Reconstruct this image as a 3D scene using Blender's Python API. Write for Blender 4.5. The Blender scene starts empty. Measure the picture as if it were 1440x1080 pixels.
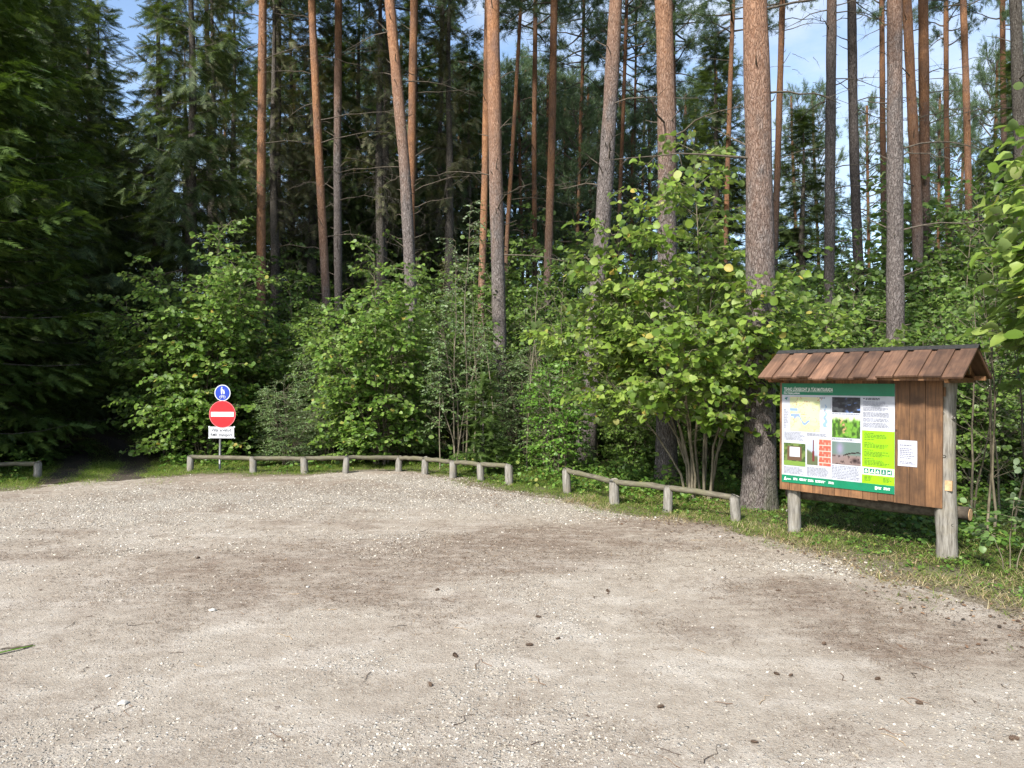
import bpy, math, random
import numpy as np
from mathutils import Vector, Matrix

rng = np.random.default_rng(7)
random.seed(7)
scene = bpy.context.scene
COL = scene.collection
UP = np.array([0., 0., 1.])
CAM_H, HZ, F = 2.0, 533.0, 1000.0


def P(u, v, Y):
    """metric point of a measured photo direction at depth Y"""
    return np.array([(u - 720) / F * Y, Y, CAM_H - (v - HZ) / F * Y])


def G(u, v):
    Y = CAM_H * F / (v - HZ)
    return np.array([(u - 720) / F * Y, Y, 0.])


# ------------------------------------------------------------------ mesh helpers
class MB:
    def __init__(s):
        s.v = []; s.f = []; s.m = []; s.n = 0

    def add(s, verts, faces, mi=0):
        verts = np.asarray(verts, float).reshape(-1, 3)
        if isinstance(faces, np.ndarray):
            faces = [faces]
        else:
            by = {}
            for f in faces:
                by.setdefault(len(f), []).append(f)
            faces = [np.array(x) for x in by.values()]
        for fa in faces:
            s.f.append(fa.astype(np.int64) + s.n)
            s.m.append(np.full(len(fa), mi, np.int32))
        s.v.append(verts); s.n += len(verts)

    def mesh(s, name, mats, smooth=False):
        me = bpy.data.meshes.new(name)
        v = np.concatenate(s.v)
        sizes = np.concatenate([np.full(len(f), f.shape[1]) for f in s.f])
        loops = np.concatenate([f.ravel() for f in s.f])
        me.vertices.add(len(v)); me.vertices.foreach_set('co', v.ravel())
        me.loops.add(len(loops)); me.loops.foreach_set('vertex_index', loops.astype(np.int32))
        me.polygons.add(len(sizes))
        st = np.concatenate([[0], np.cumsum(sizes)[:-1]]).astype(np.int32)
        me.polygons.foreach_set('loop_start', st)
        me.polygons.foreach_set('material_index', np.concatenate(s.m))
        for m in (mats if isinstance(mats, (list, tuple)) else [mats]):
            me.materials.append(m)
        me.update(calc_edges=True)
        me.polygons.foreach_set('use_smooth', np.full(len(sizes), smooth))
        me.update()
        return me

    def build(s, name, mats, parent=None, smooth=False, loc=None):
        o = bpy.data.objects.new(name, s.mesh(name, mats, smooth))
        COL.objects.link(o)
        if parent is not None:
            o.parent = parent
        if loc is not None:
            o.location = loc
        return o

    def box(s, c, h, R=None, mi=0, taper=None):
        x, y, z = h
        v = np.array([[-x, -y, -z], [x, -y, -z], [x, y, -z], [-x, y, -z], [-x, -y, z], [x, -y, z], [x, y, z], [-x, y, z]], float)
        if R is not None:
            v = v @ np.asarray(R).T
        f = [(0, 3, 2, 1), (4, 5, 6, 7), (0, 1, 5, 4), (1, 2, 6, 5), (2, 3, 7, 6), (3, 0, 4, 7)]
        s.add(v + np.asarray(c), f, mi)

    def rect(s, x0, x1, z0, z1, y, mi=0):
        s.add([[x0, y, z0], [x1, y, z0], [x1, y, z1], [x0, y, z1]], [(0, 1, 2, 3)], mi)

    def poly(s, pts, y, mi=0):
        s.add([[p[0], y, p[1]] for p in pts], [tuple(range(len(pts)))], mi)

    def disc(s, cx, cz, r, y, n=48, mi=0, a0=0, a1=2 * math.pi):
        s.poly([(cx + r * math.cos(a0 + (a1 - a0) * k / n), cz + r * math.sin(a0 + (a1 - a0) * k / n)) for k in range(n)], y, mi)

    def ring(s, cx, cz, r0, r1, y, n=48, mi=0):
        v = []; f = []
        for k in range(n):
            a = 2 * math.pi * k / n
            v += [[cx + r0 * math.cos(a), y, cz + r0 * math.sin(a)], [cx + r1 * math.cos(a), y, cz + r1 * math.sin(a)]]
            f.append((2 * k, 2 * k + 1, (2 * k + 3) % (2 * n), (2 * k + 2) % (2 * n)))
        s.add(v, f, mi)

    def tube(s, pts, radii, n=6, cap=True, mi=0, rough=0., rg=None):
        pts = np.asarray(pts, float); k = len(pts)
        radii = np.broadcast_to(np.asarray(radii, float), (k,))
        t = np.gradient(pts, axis=0)
        t /= np.linalg.norm(t, axis=1)[:, None] + 1e-9
        ref = np.array([1., 0, 0]) if abs(t[0][0]) < .8 else np.array([0., 1, 0])
        a = np.cross(t, ref); a /= np.linalg.norm(a, axis=1)[:, None] + 1e-9
        b = np.cross(t, a)
        ang = np.arange(n) * 2 * math.pi / n
        rr = radii[:, None] * np.ones(n)[None]
        if rough:
            rr = rr * (1 + rough * (rg or rng).standard_normal((k, n)))
        v = pts[:, None] + rr[..., None] * (np.cos(ang)[None, :, None] * a[:, None] + np.sin(ang)[None, :, None] * b[:, None])
        i = np.arange(k - 1)[:, None] * n; j = np.arange(n)[None]
        jn = (j + 1) % n
        q = np.stack([i + j, i + jn, i + n + jn, i + n + j], -1).reshape(-1, 4)
        s.add(v.reshape(-1, 3), q, mi)
        if cap:
            s.f.append(np.arange(n)[None] + s.n - k * n); s.m.append(np.array([mi], np.int32))
            s.f.append(np.arange(n)[None, ::-1] + s.n - n); s.m.append(np.array([mi], np.int32))

    def tile(s, pv, pfs, M, T, mi=0):
        n = len(T); k = len(pv)
        v = np.einsum('nij,pj->npi', M, pv) + T[:, None]
        off = (np.arange(n) * k)[:, None, None]
        for pf in pfs:
            s.f.append((pf[None] + off).reshape(-1, pf.shape[1]) + s.n)
            s.m.append(np.full(n * len(pf), mi, np.int32))
        s.v.append(v.reshape(-1, 3)); s.n += n * k


def frames(ax, nrm, size):
    ax = np.asarray(ax, float); nrm = np.asarray(nrm, float)
    ax = ax / (np.linalg.norm(ax, axis=1)[:, None] + 1e-9)
    y = np.cross(nrm, ax); y /= np.linalg.norm(y, axis=1)[:, None] + 1e-9
    z = np.cross(ax, y)
    size = np.asarray(size)
    if size.ndim == 1:
        size = np.stack([size] * 3, 1)
    return np.stack([ax * size[:, :1], y * size[:, 1:2], z * size[:, 2:3]], -1)


def vnoise(x, y, seed=0, oct=4):
    """smooth value noise, numpy"""
    out = np.zeros_like(x, float); amp = 1.; tot = 0
    for o in range(oct):
        xi = np.floor(x).astype(np.int64); yi = np.floor(y).astype(np.int64)
        fx = x - xi; fy = y - yi
        fx = fx * fx * (3 - 2 * fx); fy = fy * fy * (3 - 2 * fy)

        def h(a, b):
            n = (a * 374761393 + b * 668265263 + (seed + o) * 982451653) & 0x7fffffff
            n = ((n ^ (n >> 13)) * 1274126177) & 0x7fffffff
            return ((n ^ (n >> 16)) & 0xffff) / 65535.
        v = (h(xi, yi) * (1 - fx) + h(xi + 1, yi) * fx) * (1 - fy) + (h(xi, yi + 1) * (1 - fx) + h(xi + 1, yi + 1) * fx) * fy
        out += v * amp; tot += amp; amp *= .5; x = x * 2 + 17.3; y = y * 2 + 5.1
    return out / tot


def tag(o, label=None, cat=None, group=None, kind=None):
    if label: o['label'] = label
    if cat: o['category'] = cat
    if group: o['group'] = group
    if kind: o['kind'] = kind
    return o


def empty(name, loc, rz=0.):
    o = bpy.data.objects.new(name, None); COL.objects.link(o)
    o.location = loc; o.rotation_euler = (0, 0, rz); o.empty_display_size = .2
    return o


def copy_tree(o, loc, rz, sc):
    c = o.copy(); COL.objects.link(c)
    c.location = loc; c.rotation_euler = (0, 0, rz); c.scale = sc if hasattr(sc, '__len__') else (sc, sc, sc)
    for ch in o.children:
        d = ch.copy(); COL.objects.link(d); d.parent = c
    return c


# ------------------------------------------------------------------ material helpers
class NT:
    def __init__(s, name):
        s.mat = bpy.data.materials.new(name); s.mat.use_nodes = True
        s.t = s.mat.node_tree; s.t.nodes.clear()
        s.out = s.t.nodes.new('ShaderNodeOutputMaterial')

    def n(s, typ, ins=None, **kw):
        nd = s.t.nodes.new('ShaderNode' + typ)
        for k, v in kw.items():
            setattr(nd, k, v)
        for k, v in (ins or {}).items():
            sock = nd.inputs[k]
            if isinstance(v, bpy.types.NodeSocket):
                s.t.links.new(v, sock)
            else:
                sock.default_value = v
        return nd

    def ramp(s, fac, stops, interp='LINEAR'):
        nd = s.t.nodes.new('ShaderNodeValToRGB'); cr = nd.color_ramp; cr.interpolation = interp
        while len(cr.elements) < len(stops):
            cr.elements.new(.5)
        for e, (p, c) in zip(cr.elements, stops):
            e.position = p
            e.color = (*c, 1) if hasattr(c, '__len__') else (c, c, c, 1)
        s.t.links.new(fac, nd.inputs[0])
        return nd.outputs[0]

    def mix(s, fac, a, b, blend='MIX'):
        nd = s.t.nodes.new('ShaderNodeMix'); nd.data_type = 'RGBA'; nd.blend_type = blend
        for k, v in ((0, fac), (6, a), (7, b)):
            if isinstance(v, bpy.types.NodeSocket):
                s.t.links.new(v, nd.inputs[k])
            elif k == 0:
                nd.inputs[k].default_value = v
            else:
                nd.inputs[k].default_value = (*v, 1) if len(v) == 3 else v
        return nd.outputs[2]

    def math(s, op, a, b=0., c=None):
        nd = s.t.nodes.new('ShaderNodeMath'); nd.operation = op
        for k, v in enumerate((a, b, c)):
            if v is None: continue
            if isinstance(v, bpy.types.NodeSocket):
                s.t.links.new(v, nd.inputs[k])
            else:
                nd.inputs[k].default_value = v
        return nd.outputs[0]

    def coord(s, scale=(1, 1, 1), which='Object'):
        tc = s.n('TexCoord')
        mp = s.n('Mapping', {'Vector': tc.outputs[which], 'Scale': scale})
        return mp.outputs[0]

    def noise(s, vec, scale, detail=4, rough=.55, dist=0.):
        return s.n('TexNoise', {'Vector': vec, 'Scale': scale, 'Detail': detail, 'Roughness': rough, 'Distortion': dist}).outputs[0]

    def done(s, col, rough=.8, spec=.3, bump=None, bstr=.5, bdist=.02, metal=0.):
        p = s.n('BsdfPrincipled', {'Roughness': rough, 'Specular IOR Level': spec, 'Metallic': metal})
        if isinstance(col, bpy.types.NodeSocket):
            s.t.links.new(col, p.inputs['Base Color'])
        else:
            p.inputs['Base Color'].default_value = (*col, 1)
        if bump is not None:
            b = s.n('Bump', {'Height': bump, 'Strength': bstr, 'Distance': bdist})
            s.t.links.new(b.outputs[0], p.inputs['Normal'])
        s.t.links.new(p.outputs[0], s.out.inputs[0])
        return s.mat


def leaf_mat(name, stops, under=None, trans=.3, rough=.45, spec=.35, ttint=(1.25, 1.3, .6)):
    m = NT(name)
    g = m.n('NewGeometry')
    c = m.ramp(g.outputs['Random Per Island'], stops)
    if under is not None:
        c = m.mix(m.math('MULTIPLY', g.outputs['Backfacing'], .6), c, under)
    p = m.n('BsdfPrincipled', {'Base Color': c, 'Roughness': rough, 'Specular IOR Level': spec})
    tcol = m.mix(1., c, ttint, 'MULTIPLY')
    tr = m.n('BsdfTranslucent', {'Color': tcol})
    mx = m.n('MixShader', {0: trans, 1: p.outputs[0], 2: tr.outputs[0]})
    m.t.links.new(mx.outputs[0], m.out.inputs[0])
    return m.mat


def lin(r, g, b):
    f = lambda c: (c / 255 / 12.92) if c / 255 <= .04045 else ((c / 255 + .055) / 1.055) ** 2.4
    return (f(r), f(g), f(b))


M = {}
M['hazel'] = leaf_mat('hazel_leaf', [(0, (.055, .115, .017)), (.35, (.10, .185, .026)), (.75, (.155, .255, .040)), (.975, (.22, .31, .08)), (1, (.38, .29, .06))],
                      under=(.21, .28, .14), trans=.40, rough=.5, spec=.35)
M['hazel_yellow'] = leaf_mat('pale_hazel_leaf', [(0, (.07, .13, .018)), (.35, (.125, .205, .027)), (.75, (.19, .28, .042)), (.965, (.26, .335, .08)), (1, (.40, .29, .06))], under=(.22, .28, .13), trans=.40, rough=.5, spec=.35)  # paler, yellower green is the own colour of these leaves
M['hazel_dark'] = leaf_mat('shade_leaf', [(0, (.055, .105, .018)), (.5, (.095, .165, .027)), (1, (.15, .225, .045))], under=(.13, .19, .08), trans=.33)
M['willow'] = leaf_mat('willow_leaf', [(0, (.065, .12, .032)), (.6, (.105, .175, .05)), (1, (.16, .22, .09))], under=(.20, .25, .17), trans=.25)
M['fresh'] = leaf_mat('fresh_leaf', [(0, (.06, .15, .015)), (.6, (.10, .21, .025)), (1, (.17, .27, .05))], under=(.15, .22, .08), trans=.35)
M['herb'] = leaf_mat('herb_leaf', [(0, (.05, .115, .018)), (.5, (.09, .18, .028)), (.9, (.14, .23, .04)), (1, (.28, .26, .08))], under=(.12, .18, .07), trans=.3)
M['grass'] = leaf_mat('grass_blade', [(0, (.10, .17, .026)), (.5, (.165, .255, .04)), (.8, (.23, .31, .07)), (1, (.42, .37, .19))], trans=.48)
M['straw'] = leaf_mat('straw', [(0, (.22, .16, .08)), (.6, (.36, .28, .15)), (1, (.46, .40, .24))], trans=.15, ttint=(1, .95, .8))
M['spruce_near'] = leaf_mat('spruce_needles', [(0, (.036, .066, .014)), (.6, (.062, .105, .022)), (1, (.095, .145, .032))], trans=.32, rough=.5)
M['spruce'] = leaf_mat('shaded_spruce_needles', [(0, (.035, .058, .020)), (.6, (.075, .112, .036)), (1, (.12, .155, .055))], trans=.28, rough=.55)
M['spruce_dry'] = leaf_mat('dry_spruce_twigs', [(0, (.08, .078, .04)), (.5, (.135, .13, .07)), (.75, (.085, .12, .045)), (1, (.20, .18, .105))], trans=.2, rough=.7)
M['pine'] = leaf_mat('pine_needles', [(0, (.05, .088, .042)), (.6, (.085, .135, .06)), (1, (.13, .18, .085))], trans=.28, rough=.5)
M['litter'] = leaf_mat('litter', [(0, (.035, .025, .018)), (.45, (.09, .055, .036)), (.8, (.19, .115, .07)), (1, (.38, .28, .17))], trans=.05, ttint=(1, 1, 1))


def bark_mat(name, grey_a, grey_b, or_a, or_b):
    m = NT(name)
    oi = m.n('ObjectInfo')
    sep = m.n('SeparateColor', {0: oi.outputs['Color']})
    tc = m.n('TexCoord').outputs['Object']
    xyz = m.n('SeparateXYZ', {0: tc})
    vec = m.n('Mapping', {'Vector': tc, 'Scale': (1, 1, .28)}).outputs[0]
    vec2 = m.n('Mapping', {'Vector': tc, 'Scale': (1, 1, .45)}).outputs[0]
    vo = m.n('TexVoronoi', {'Vector': m.mix(.16, vec, m.n('TexNoise', {'Vector': vec, 'Scale': 9.}).outputs[1]), 'Scale': 34.}, feature='DISTANCE_TO_EDGE').outputs[0]
    n1 = m.noise(vec2, 22, 6, .7); n2 = m.noise(vec2, 3.2, 4); n3 = m.noise(tc, 60, 3, .7)
    crack = m.ramp(vo, [(0, 0.), (.09, .75), (.25, 1.)])
    grey = m.mix(m.ramp(n1, [(.3, 0.), (.7, 1.)]), grey_a, grey_b)
    grey = m.mix(m.ramp(n3, [(.56, 0.), (.68, .7)]), grey, (.36, .36, .34))
    grey = m.mix(m.ramp(m.noise(vec, 48, 4, .75), [(.40, .75), (.5, 0.)]), grey, (.05, .042, .038))
    grey = m.mix(1., grey, m.mix(crack, (.58, .54, .52), (1, 1, 1)), 'MULTIPLY')
    orr = m.mix(m.ramp(n1, [(.3, 0.), (.68, 1.)]), or_a, or_b)
    orr = m.mix(m.ramp(n2, [(.42, 0.), (.7, .75)]), orr, (.17, .115, .095))
    orr = m.mix(1., orr, m.mix(crack, (.72, .62, .56), (1, 1, 1)), 'MULTIPLY')
    zt = m.math('MULTIPLY_ADD', sep.outputs[0], 20., 1.6)
    h = m.math('ADD', m.math('SUBTRACT', xyz.outputs[2], zt), m.math('MULTIPLY', m.math('SUBTRACT', n2, .5), 7.))
    fac = m.ramp(m.math('MULTIPLY_ADD', h, .16, .5), [(.1, 0.), (.9, 1.)])
    col = m.mix(fac, grey, orr)
    br = m.n('CombineXYZ', {0: sep.outputs[1], 1: sep.outputs[1], 2: sep.outputs[1]}).outputs[0]
    col = m.mix(1., col, br, 'MULTIPLY')
    moss = m.math('MULTIPLY', m.ramp(xyz.outputs[2], [(0., 1.), (.9, 0.)]), m.ramp(n2, [(.45, 0.), (.6, .6)]))
    col = m.mix(moss, col, (.06, .075, .035))
    bump = m.math('ADD', m.math('MULTIPLY', crack, .45), m.math('MULTIPLY', n1, 1.))
    return m.done(col, .9, .15, bump, .9, .03)


M['pine_bark'] = bark_mat('pine_bark', (.085, .072, .068), (.23, .198, .185), (.215, .108, .058), (.385, .21, .112))
M['spruce_bark'] = bark_mat('spruce_bark', (.07, .06, .05), (.15, .135, .115), (.10, .075, .055), (.18, .14, .10))
m = NT('twig'); M['twig'] = m.done(m.ramp(m.noise(m.coord(), 20), [(.3, (.05, .04, .03)), (.7, (.13, .11, .085))]), .85, .2)
m = NT('hazel_stem'); M['stem'] = m.done(m.ramp(m.noise(m.coord((1, 1, .3)), 25), [(.3, (.07, .06, .04)), (.7, (.20, .17, .12))]), .75, .25)

# weathered round timber
m = NT('weathered_timber')
v = m.coord((1, 1, 1))
tc = m.n('TexCoord').outputs['Object']
gr = m.noise(m.n('Mapping', {'Vector': tc, 'Scale': (14, 14, 1.3)}).outputs[0], 3.5, 6, .65)
bl = m.noise(tc, 5, 3)
c = m.ramp(gr, [(.3, (.075, .068, .058)), (.48, (.185, .172, .15)), (.72, (.31, .295, .268))])
c = m.mix(m.ramp(bl, [(.5, 0.), (.75, .55)]), c, (.20, .17, .11))
M['timber'] = m.done(c, .85, .2, gr, .7, .012)
m = NT('weathered_rail')
tc = m.n('TexCoord').outputs['Object']
gr = m.noise(m.n('Mapping', {'Vector': tc, 'Scale': (2, 14, 14)}).outputs[0], 3.5, 6, .65)
bl = m.noise(tc, 3, 3)
c = m.ramp(gr, [(.28, (.05, .043, .030)), (.5, (.112, .10, .074)), (.75, (.19, .172, .135))])
c = m.mix(m.ramp(bl, [(.45, 0.), (.7, .5)]), c, (.12, .12, .06))
M['rail'] = m.done(c, .85, .2, gr, .6, .01)

# stained boards
def board_mat(name, a, b, dark, axis):
    m = NT(name)
    g = m.n('NewGeometry')
    tc = m.n('TexCoord').outputs['Object']
    rnd = g.outputs['Random Per Island']
    off = m.n('CombineXYZ', {0: m.math('MULTIPLY', rnd, 13.), 1: m.math('MULTIPLY', rnd, 7.), 2: m.math('MULTIPLY', rnd, 29.)}).outputs[0]
    va = m.n('VectorMath', {0: tc, 1: off}, operation='ADD').outputs[0]
    sc = (11, 11, .9) if axis == 'z' else (11, .9, .9)
    gr = m.noise(m.n('Mapping', {'Vector': va, 'Scale': sc}).outputs[0], 3., 6, .6, .6)
    bl = m.noise(va, 4.5, 4)
    kn = m.n('TexVoronoi', {'Vector': va, 'Scale': 4.2}).outputs[0]
    c = m.mix(m.ramp(gr, [(.3, 0.), (.7, 1.)]), a, b)
    c = m.mix(m.ramp(bl, [(.42, 0.), (.72, .75)]), c, dark)
    c = m.mix(m.ramp(kn, [(.03, .85), (.085, 0.)]), c, (.045, .022, .014))
    tone = m.math('MULTIPLY_ADD', rnd, .85, .58)
    c = m.mix(1., c, m.n('CombineXYZ', {0: tone, 1: tone, 2: tone}).outputs[0], 'MULTIPLY')
    return m.done(c, .62, .35, gr, .35, .006)


M['board'] = board_mat('stained_board', (.088, .042, .019), (.235, .118, .050), (.046, .024, .013), 'z')
M['roof'] = board_mat('stained_roof_board', (.085, .044, .028), (.185, .105, .066), (.042, .027, .021), 'x')
m = NT('roof_felt'); M['felt'] = m.done(m.ramp(m.noise(m.coord(), 40), [(.3, (.012, .012, .012)), (.7, (.035, .034, .033))]), .8, .3)
m = NT('cut_wood')
tc = m.n('TexCoord').outputs['Object']
w = m.noise(tc, 30, 4)
M['cutwood'] = m.done(m.ramp(w, [(.3, (.32, .19, .10)), (.7, (.52, .36, .2))]), .8, .2)


def flat(name, col, rough=.45, spec=.4, var=.08):
    m = NT(name)
    n = m.noise(m.coord(), 9., 5)
    d = tuple(x * (1 - var * 2) for x in col)
    return m.done(m.ramp(n, [(.35, d), (.65, col)]), rough, spec)


M['white'] = flat('white_print', (.42, .44, .485), .4)
M['paper'] = flat('white_paper', (.42, .43, .49), .7, .2)
M['green'] = flat('green_print', lin(4, 112, 78), .4)
M['lime'] = flat('lime_print', lin(128, 178, 10), .4)
M['palegreen'] = flat('pale_green_print', lin(205, 235, 175), .4)
M['teal'] = flat('teal_print', lin(25, 105, 95), .4)
M['ink'] = flat('grey_ink', lin(128, 130, 144), .6)
M['inkdark'] = flat('dark_ink', lin(62, 64, 70), .6)
M['inkgreen'] = flat('dark_ink_on_lime', lin(80, 118, 15), .6)
M['inkwhite'] = flat('white_ink', (.82, .84, .82), .5)
M['red'] = flat('sign_red', lin(205, 22, 34), .35, .5)
M['blue'] = flat('sign_blue', lin(18, 55, 160), .35, .5)
M['signwhite'] = flat('sign_white', (.55, .57, .60), .35, .5)
m = NT('galvanised_steel'); M['steel'] = m.done(m.ramp(m.noise(m.coord(), 30), [(.3, (.16, .16, .16)), (.7, (.27, .27, .27))]), .5, .4, metal=.5)
m = NT('print')
a = m.n('Attribute', attribute_name='print')
M['print'] = m.done(a.outputs[0], .4, .4)

# ------------------------------------------------------------------ ground
EDGE = [(-420, 730), (-200, 705), (0, 690), (70, 684), (110, 677), (200, 672), (300, 668), (430, 670), (480, 666), (540, 662), (600, 666), (660, 680),
        (720, 694), (800, 706), (880, 722), (960, 735), (1050, 745), (1120, 765), (1180, 790), (1260, 812), (1350, 838), (1440, 862), (1600, 900)]
EP = np.array([G(u, v)[:2] for u, v in EDGE])
EP = np.vstack([[-30, 9.], EP, [[6.2, 3.], [8., -4.], [9., -16]]])


def edge_y(x):
    return np.interp(x, EP[:, 0], EP[:, 1])


def inside(x, y):
    """metres inside the gravel lot, negative outside"""
    e = edge_y(x)
    sl = (edge_y(x + .25) - edge_y(x - .25)) / .5
    return (e - y) / np.sqrt(1 + sl * sl)


PATH = np.array([(-8.0, 13.2), (-9.3, 16.3), (-11.2, 19.3), (-13.9, 23.2), (-17.5, 27.5), (-22, 32)])


def path_d(x, y):
    """signed offset from the track's centre line and distance"""
    best = np.full(x.shape, 1e9); sg = np.zeros(x.shape)
    for a, b in zip(PATH[:-1], PATH[1:]):
        d = b - a; L = np.hypot(*d); d = d / L
        t = np.clip((x - a[0]) * d[0] + (y - a[1]) * d[1], 0, L)
        px = x - a[0] - t * d[0]; py = y - a[1] - t * d[1]
        dd = np.hypot(px, py); cr = d[0] * (y - a[1]) - d[1] * (x - a[0])
        sg = np.where(dd < best, cr, sg); best = np.minimum(best, dd)
    return best * np.sign(sg), best


def grid(name, xs, ys, zf, mat, keep=None, attrs=None):
    X, Y = np.meshgrid(xs, ys)
    Z = zf(X, Y)
    nx, ny = len(xs), len(ys)
    i = (np.arange(ny - 1)[:, None] * nx + np.arange(nx - 1)[None])
    q = np.stack([i, i + 1, i + nx + 1, i + nx], -1).reshape(-1, 4)
    if keep is not None:
        k = keep(X, Y)
        q = q[k.ravel()[q].any(1)]
    used = np.unique(q); re = np.full(nx * ny, -1); re[used] = np.arange(len(used))
    b = MB(); b.add(np.stack([X.ravel()[used], Y.ravel()[used], Z.ravel()[used]], 1), re[q])
    o = b.build(name, mat, smooth=True)
    for an, fn in (attrs or {}).items():
        at = o.data.attributes.new(an, 'FLOAT', 'POINT')
        at.data.foreach_set('value', fn(X.ravel()[used], Y.ravel()[used]).astype(np.float32))
    return o


def ss(a, b, x):
    t = np.clip((x - a) / (b - a), 0, 1)
    return t * t * (3 - 2 * t)


def floor_z(x, y):
    i = inside(x, y)
    z = (vnoise(x * .5, y * .5, 3) - .5) * .25 * ss(-.5, -4, i) + (vnoise(x * 3, y * 3, 5) - .5) * .05 * ss(0, -.6, i)
    s, d = path_d(x, y)
    rut = np.exp(-((np.abs(s) - .62) / .22) ** 2) * (d < 2)
    z = z * (1 - np.exp(-(d / 1.5) ** 2)) - .05 * rut * ss(.3, -.5, i)
    return z - .06 * ss(0., .5, i) + .015


def inside_n(x, y):
    return inside(x, y) + (vnoise(x * 1.3, y * 1.3, 11) - .5) * 1.1 + (vnoise(x * 6, y * 6, 12) - .5) * .5


def lot_z(x, y):
    i = inside_n(x, y)
    return .03 * ss(-.35, .25, i) - .03 + (vnoise(x * .6, y * .6, 8) - .5) * .03 + (vnoise(x * 5, y * 5, 9, 2) - .5) * .008 + .012


def spot(u, v, ru, rv, x, y):
    c = G(u, v); rx = ru / F * c[1]; ry = (G(u, v - rv)[1] - G(u, v + rv)[1]) / 2
    return np.exp(-((x - c[0]) / rx) ** 2 - ((y - c[1]) / ry) ** 2)


def dirt(x, y):
    n = vnoise(x * .45 + 3 + .1 * y, y * .75, 21)
    d = ss(.42, .66, n) * .7 + .25 * ss(.35, .7, vnoise(x * 3, y * 2, 23))
    for s in [(290, 800, 130, 30, .8), (180, 850, 150, 14, .35), (840, 762, 130, 12, .9), (700, 745, 100, 12, .5), (1120, 850, 130, 40, .55), (980, 890, 60, 18, .5),  # first spot: darker brown patch left of centre
              (650, 845, 50, 8, .6), (940, 735, 110, 8, .5), (60, 700, 120, 8, .5), (400, 720, 200, 6, .4), (1250, 930, 110, 26, .4), (1020, 770, 90, 12, .5)]:
        d = d + s[4] * spot(*s[:4], x, y) * (.35 + 1.3 * vnoise(x * 4, y * 3, 25))
    return np.clip(d, 0, 1.4)


def gravel(x, y):
    n = vnoise(x * .7 + 9, y * .6, 31)
    d = ss(.45, .68, n) * (.3 + .45 * ss(6, 10, y))
    for s in [(540, 690, 300, 24, 1.2), (700, 700, 90, 14, 1.), (250, 705, 260, 18, 1.), (1170, 800, 120, 10, .9), (150, 740, 190, 20, .5), (620, 770, 140, 18, .45),
              (330, 1040, 120, 30, .35), (800, 1050, 120, 24, .25), (460, 940, 100, 22, .35), (130, 780, 60, 16, .5), (200, 820, 60, 18, .4)]:
        d = d + s[4] * spot(*s[:4], x, y)
    return np.clip(d - .55 * dirt(x, y), 0, 1)


# forest floor
m = NT('forest_floor')
v = m.coord()
n1 = m.noise(v, 1.2, 6, .65); n2 = m.noise(v, 35, 4, .7)
c = m.ramp(n1, [(.3, (.035, .028, .017)), (.5, (.045, .045, .02)), (.7, (.06, .075, .025))])
c = m.mix(m.ramp(n2, [(.5, 0.), (.75, .7)]), c, (.10, .07, .04))
at_ = m.n('Attribute', attribute_name='verge').outputs['Fac']
c = m.mix(at_, c, m.ramp(n2, [(.3, (.13, .105, .075)), (.6, (.23, .195, .145)), (.75, (.34, .30, .25))]))
M['floor'] = m.done(c, .95, .1, n2, 1., .03)
m = NT('track_soil')
v = m.coord(); n2 = m.noise(v, 30, 5, .7)
M['soil'] = m.done(m.ramp(n2, [(.3, (.03, .025, .02)), (.6, (.085, .07, .055)), (.8, (.16, .14, .115))]), .95, .1, n2, 1., .02)

xs = np.concatenate([[-260, -160, -100, -70, -50, -38], np.arange(-30, 26, .22), [28, 36, 50, 70, 100, 160, 260]])
ys = np.concatenate([[-160, -80, -40, -22], np.arange(-16, 4, 1.), np.arange(4, 36, .22), [38, 42, 50, 60, 80, 110, 170, 260, 400]])
tag(grid('forest_floor', xs, ys, floor_z, M['floor'], attrs={'verge': lambda x, y: ss(-1.0, -.25, inside_n(x, y)) * .9}), kind='structure')
# wheel tracks: one thin sheet following the two ruts
tag(grid('forest_track', np.arange(-24, -6.5, .12), np.arange(13.6, 33, .12), lambda x, y: floor_z(x, y) + .02 - .05 * ss(.25, .45, np.abs(np.abs(path_d(x, y)[0]) - .62) + .25 * (vnoise(x * 3, y * 3, 41) - .5)),
         M['soil'], keep=lambda x, y: (np.abs(np.abs(path_d(x, y)[0]) - .62) < .45) & (path_d(x, y)[1] < 1.3)), kind='structure')

# gravel lot
m = NT('gravel_lot')
v = m.coord()
ad = m.n('Attribute', attribute_name='dirt').outputs['Fac']
ag = m.n('Attribute', attribute_name='gravel').outputs['Fac']
big = m.noise(v, .9, 5, .6); mid = m.noise(v, 7, 6, .7); fine = m.noise(v, 55, 5, .75); grain = m.noise(v, 220, 3, .7)
base = m.ramp(mid, [(.3, (.272, .234, .188)), (.55, (.36, .317, .260)), (.75, (.445, .402, .338))])
pal = m.noise(m.n('Mapping', {'Vector': m.n('TexCoord').outputs['Object'], 'Scale': (.7, 1.3, 1), 'Location': (3, 1, 0)}).outputs[0], 1.7, 7, .68)
base = m.mix(m.ramp(pal, [(.5, 0.), (.66, .75)]), base, (.50, .46, .40))
base = m.mix(m.ramp(fine, [(.35, .55), (.55, 0.)]), base, (.26, .205, .155))
base = m.mix(m.ramp(grain, [(.52, 0.), (.7, .7)]), base, (.50, .465, .415))
brk = m.noise(m.n('Mapping', {'Vector': m.n('TexCoord').outputs['Object'], 'Scale': (2.2, 5.5, 1)}).outputs[0], 1.6, 6, .7)
dm = m.math('MULTIPLY', m.math('MULTIPLY', ad, m.ramp(fine, [(.3, 1.), (.66, .55)])), m.ramp(brk, [(.34, .35), (.58, 1.15)]))
base = m.mix(m.math('MINIMUM', m.math('MULTIPLY', dm, .92), .82), base, m.mix(m.ramp(mid, [(.3, 0.), (.7, 1.)]), (.125, .09, .066), (.225, .172, .132)))
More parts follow.
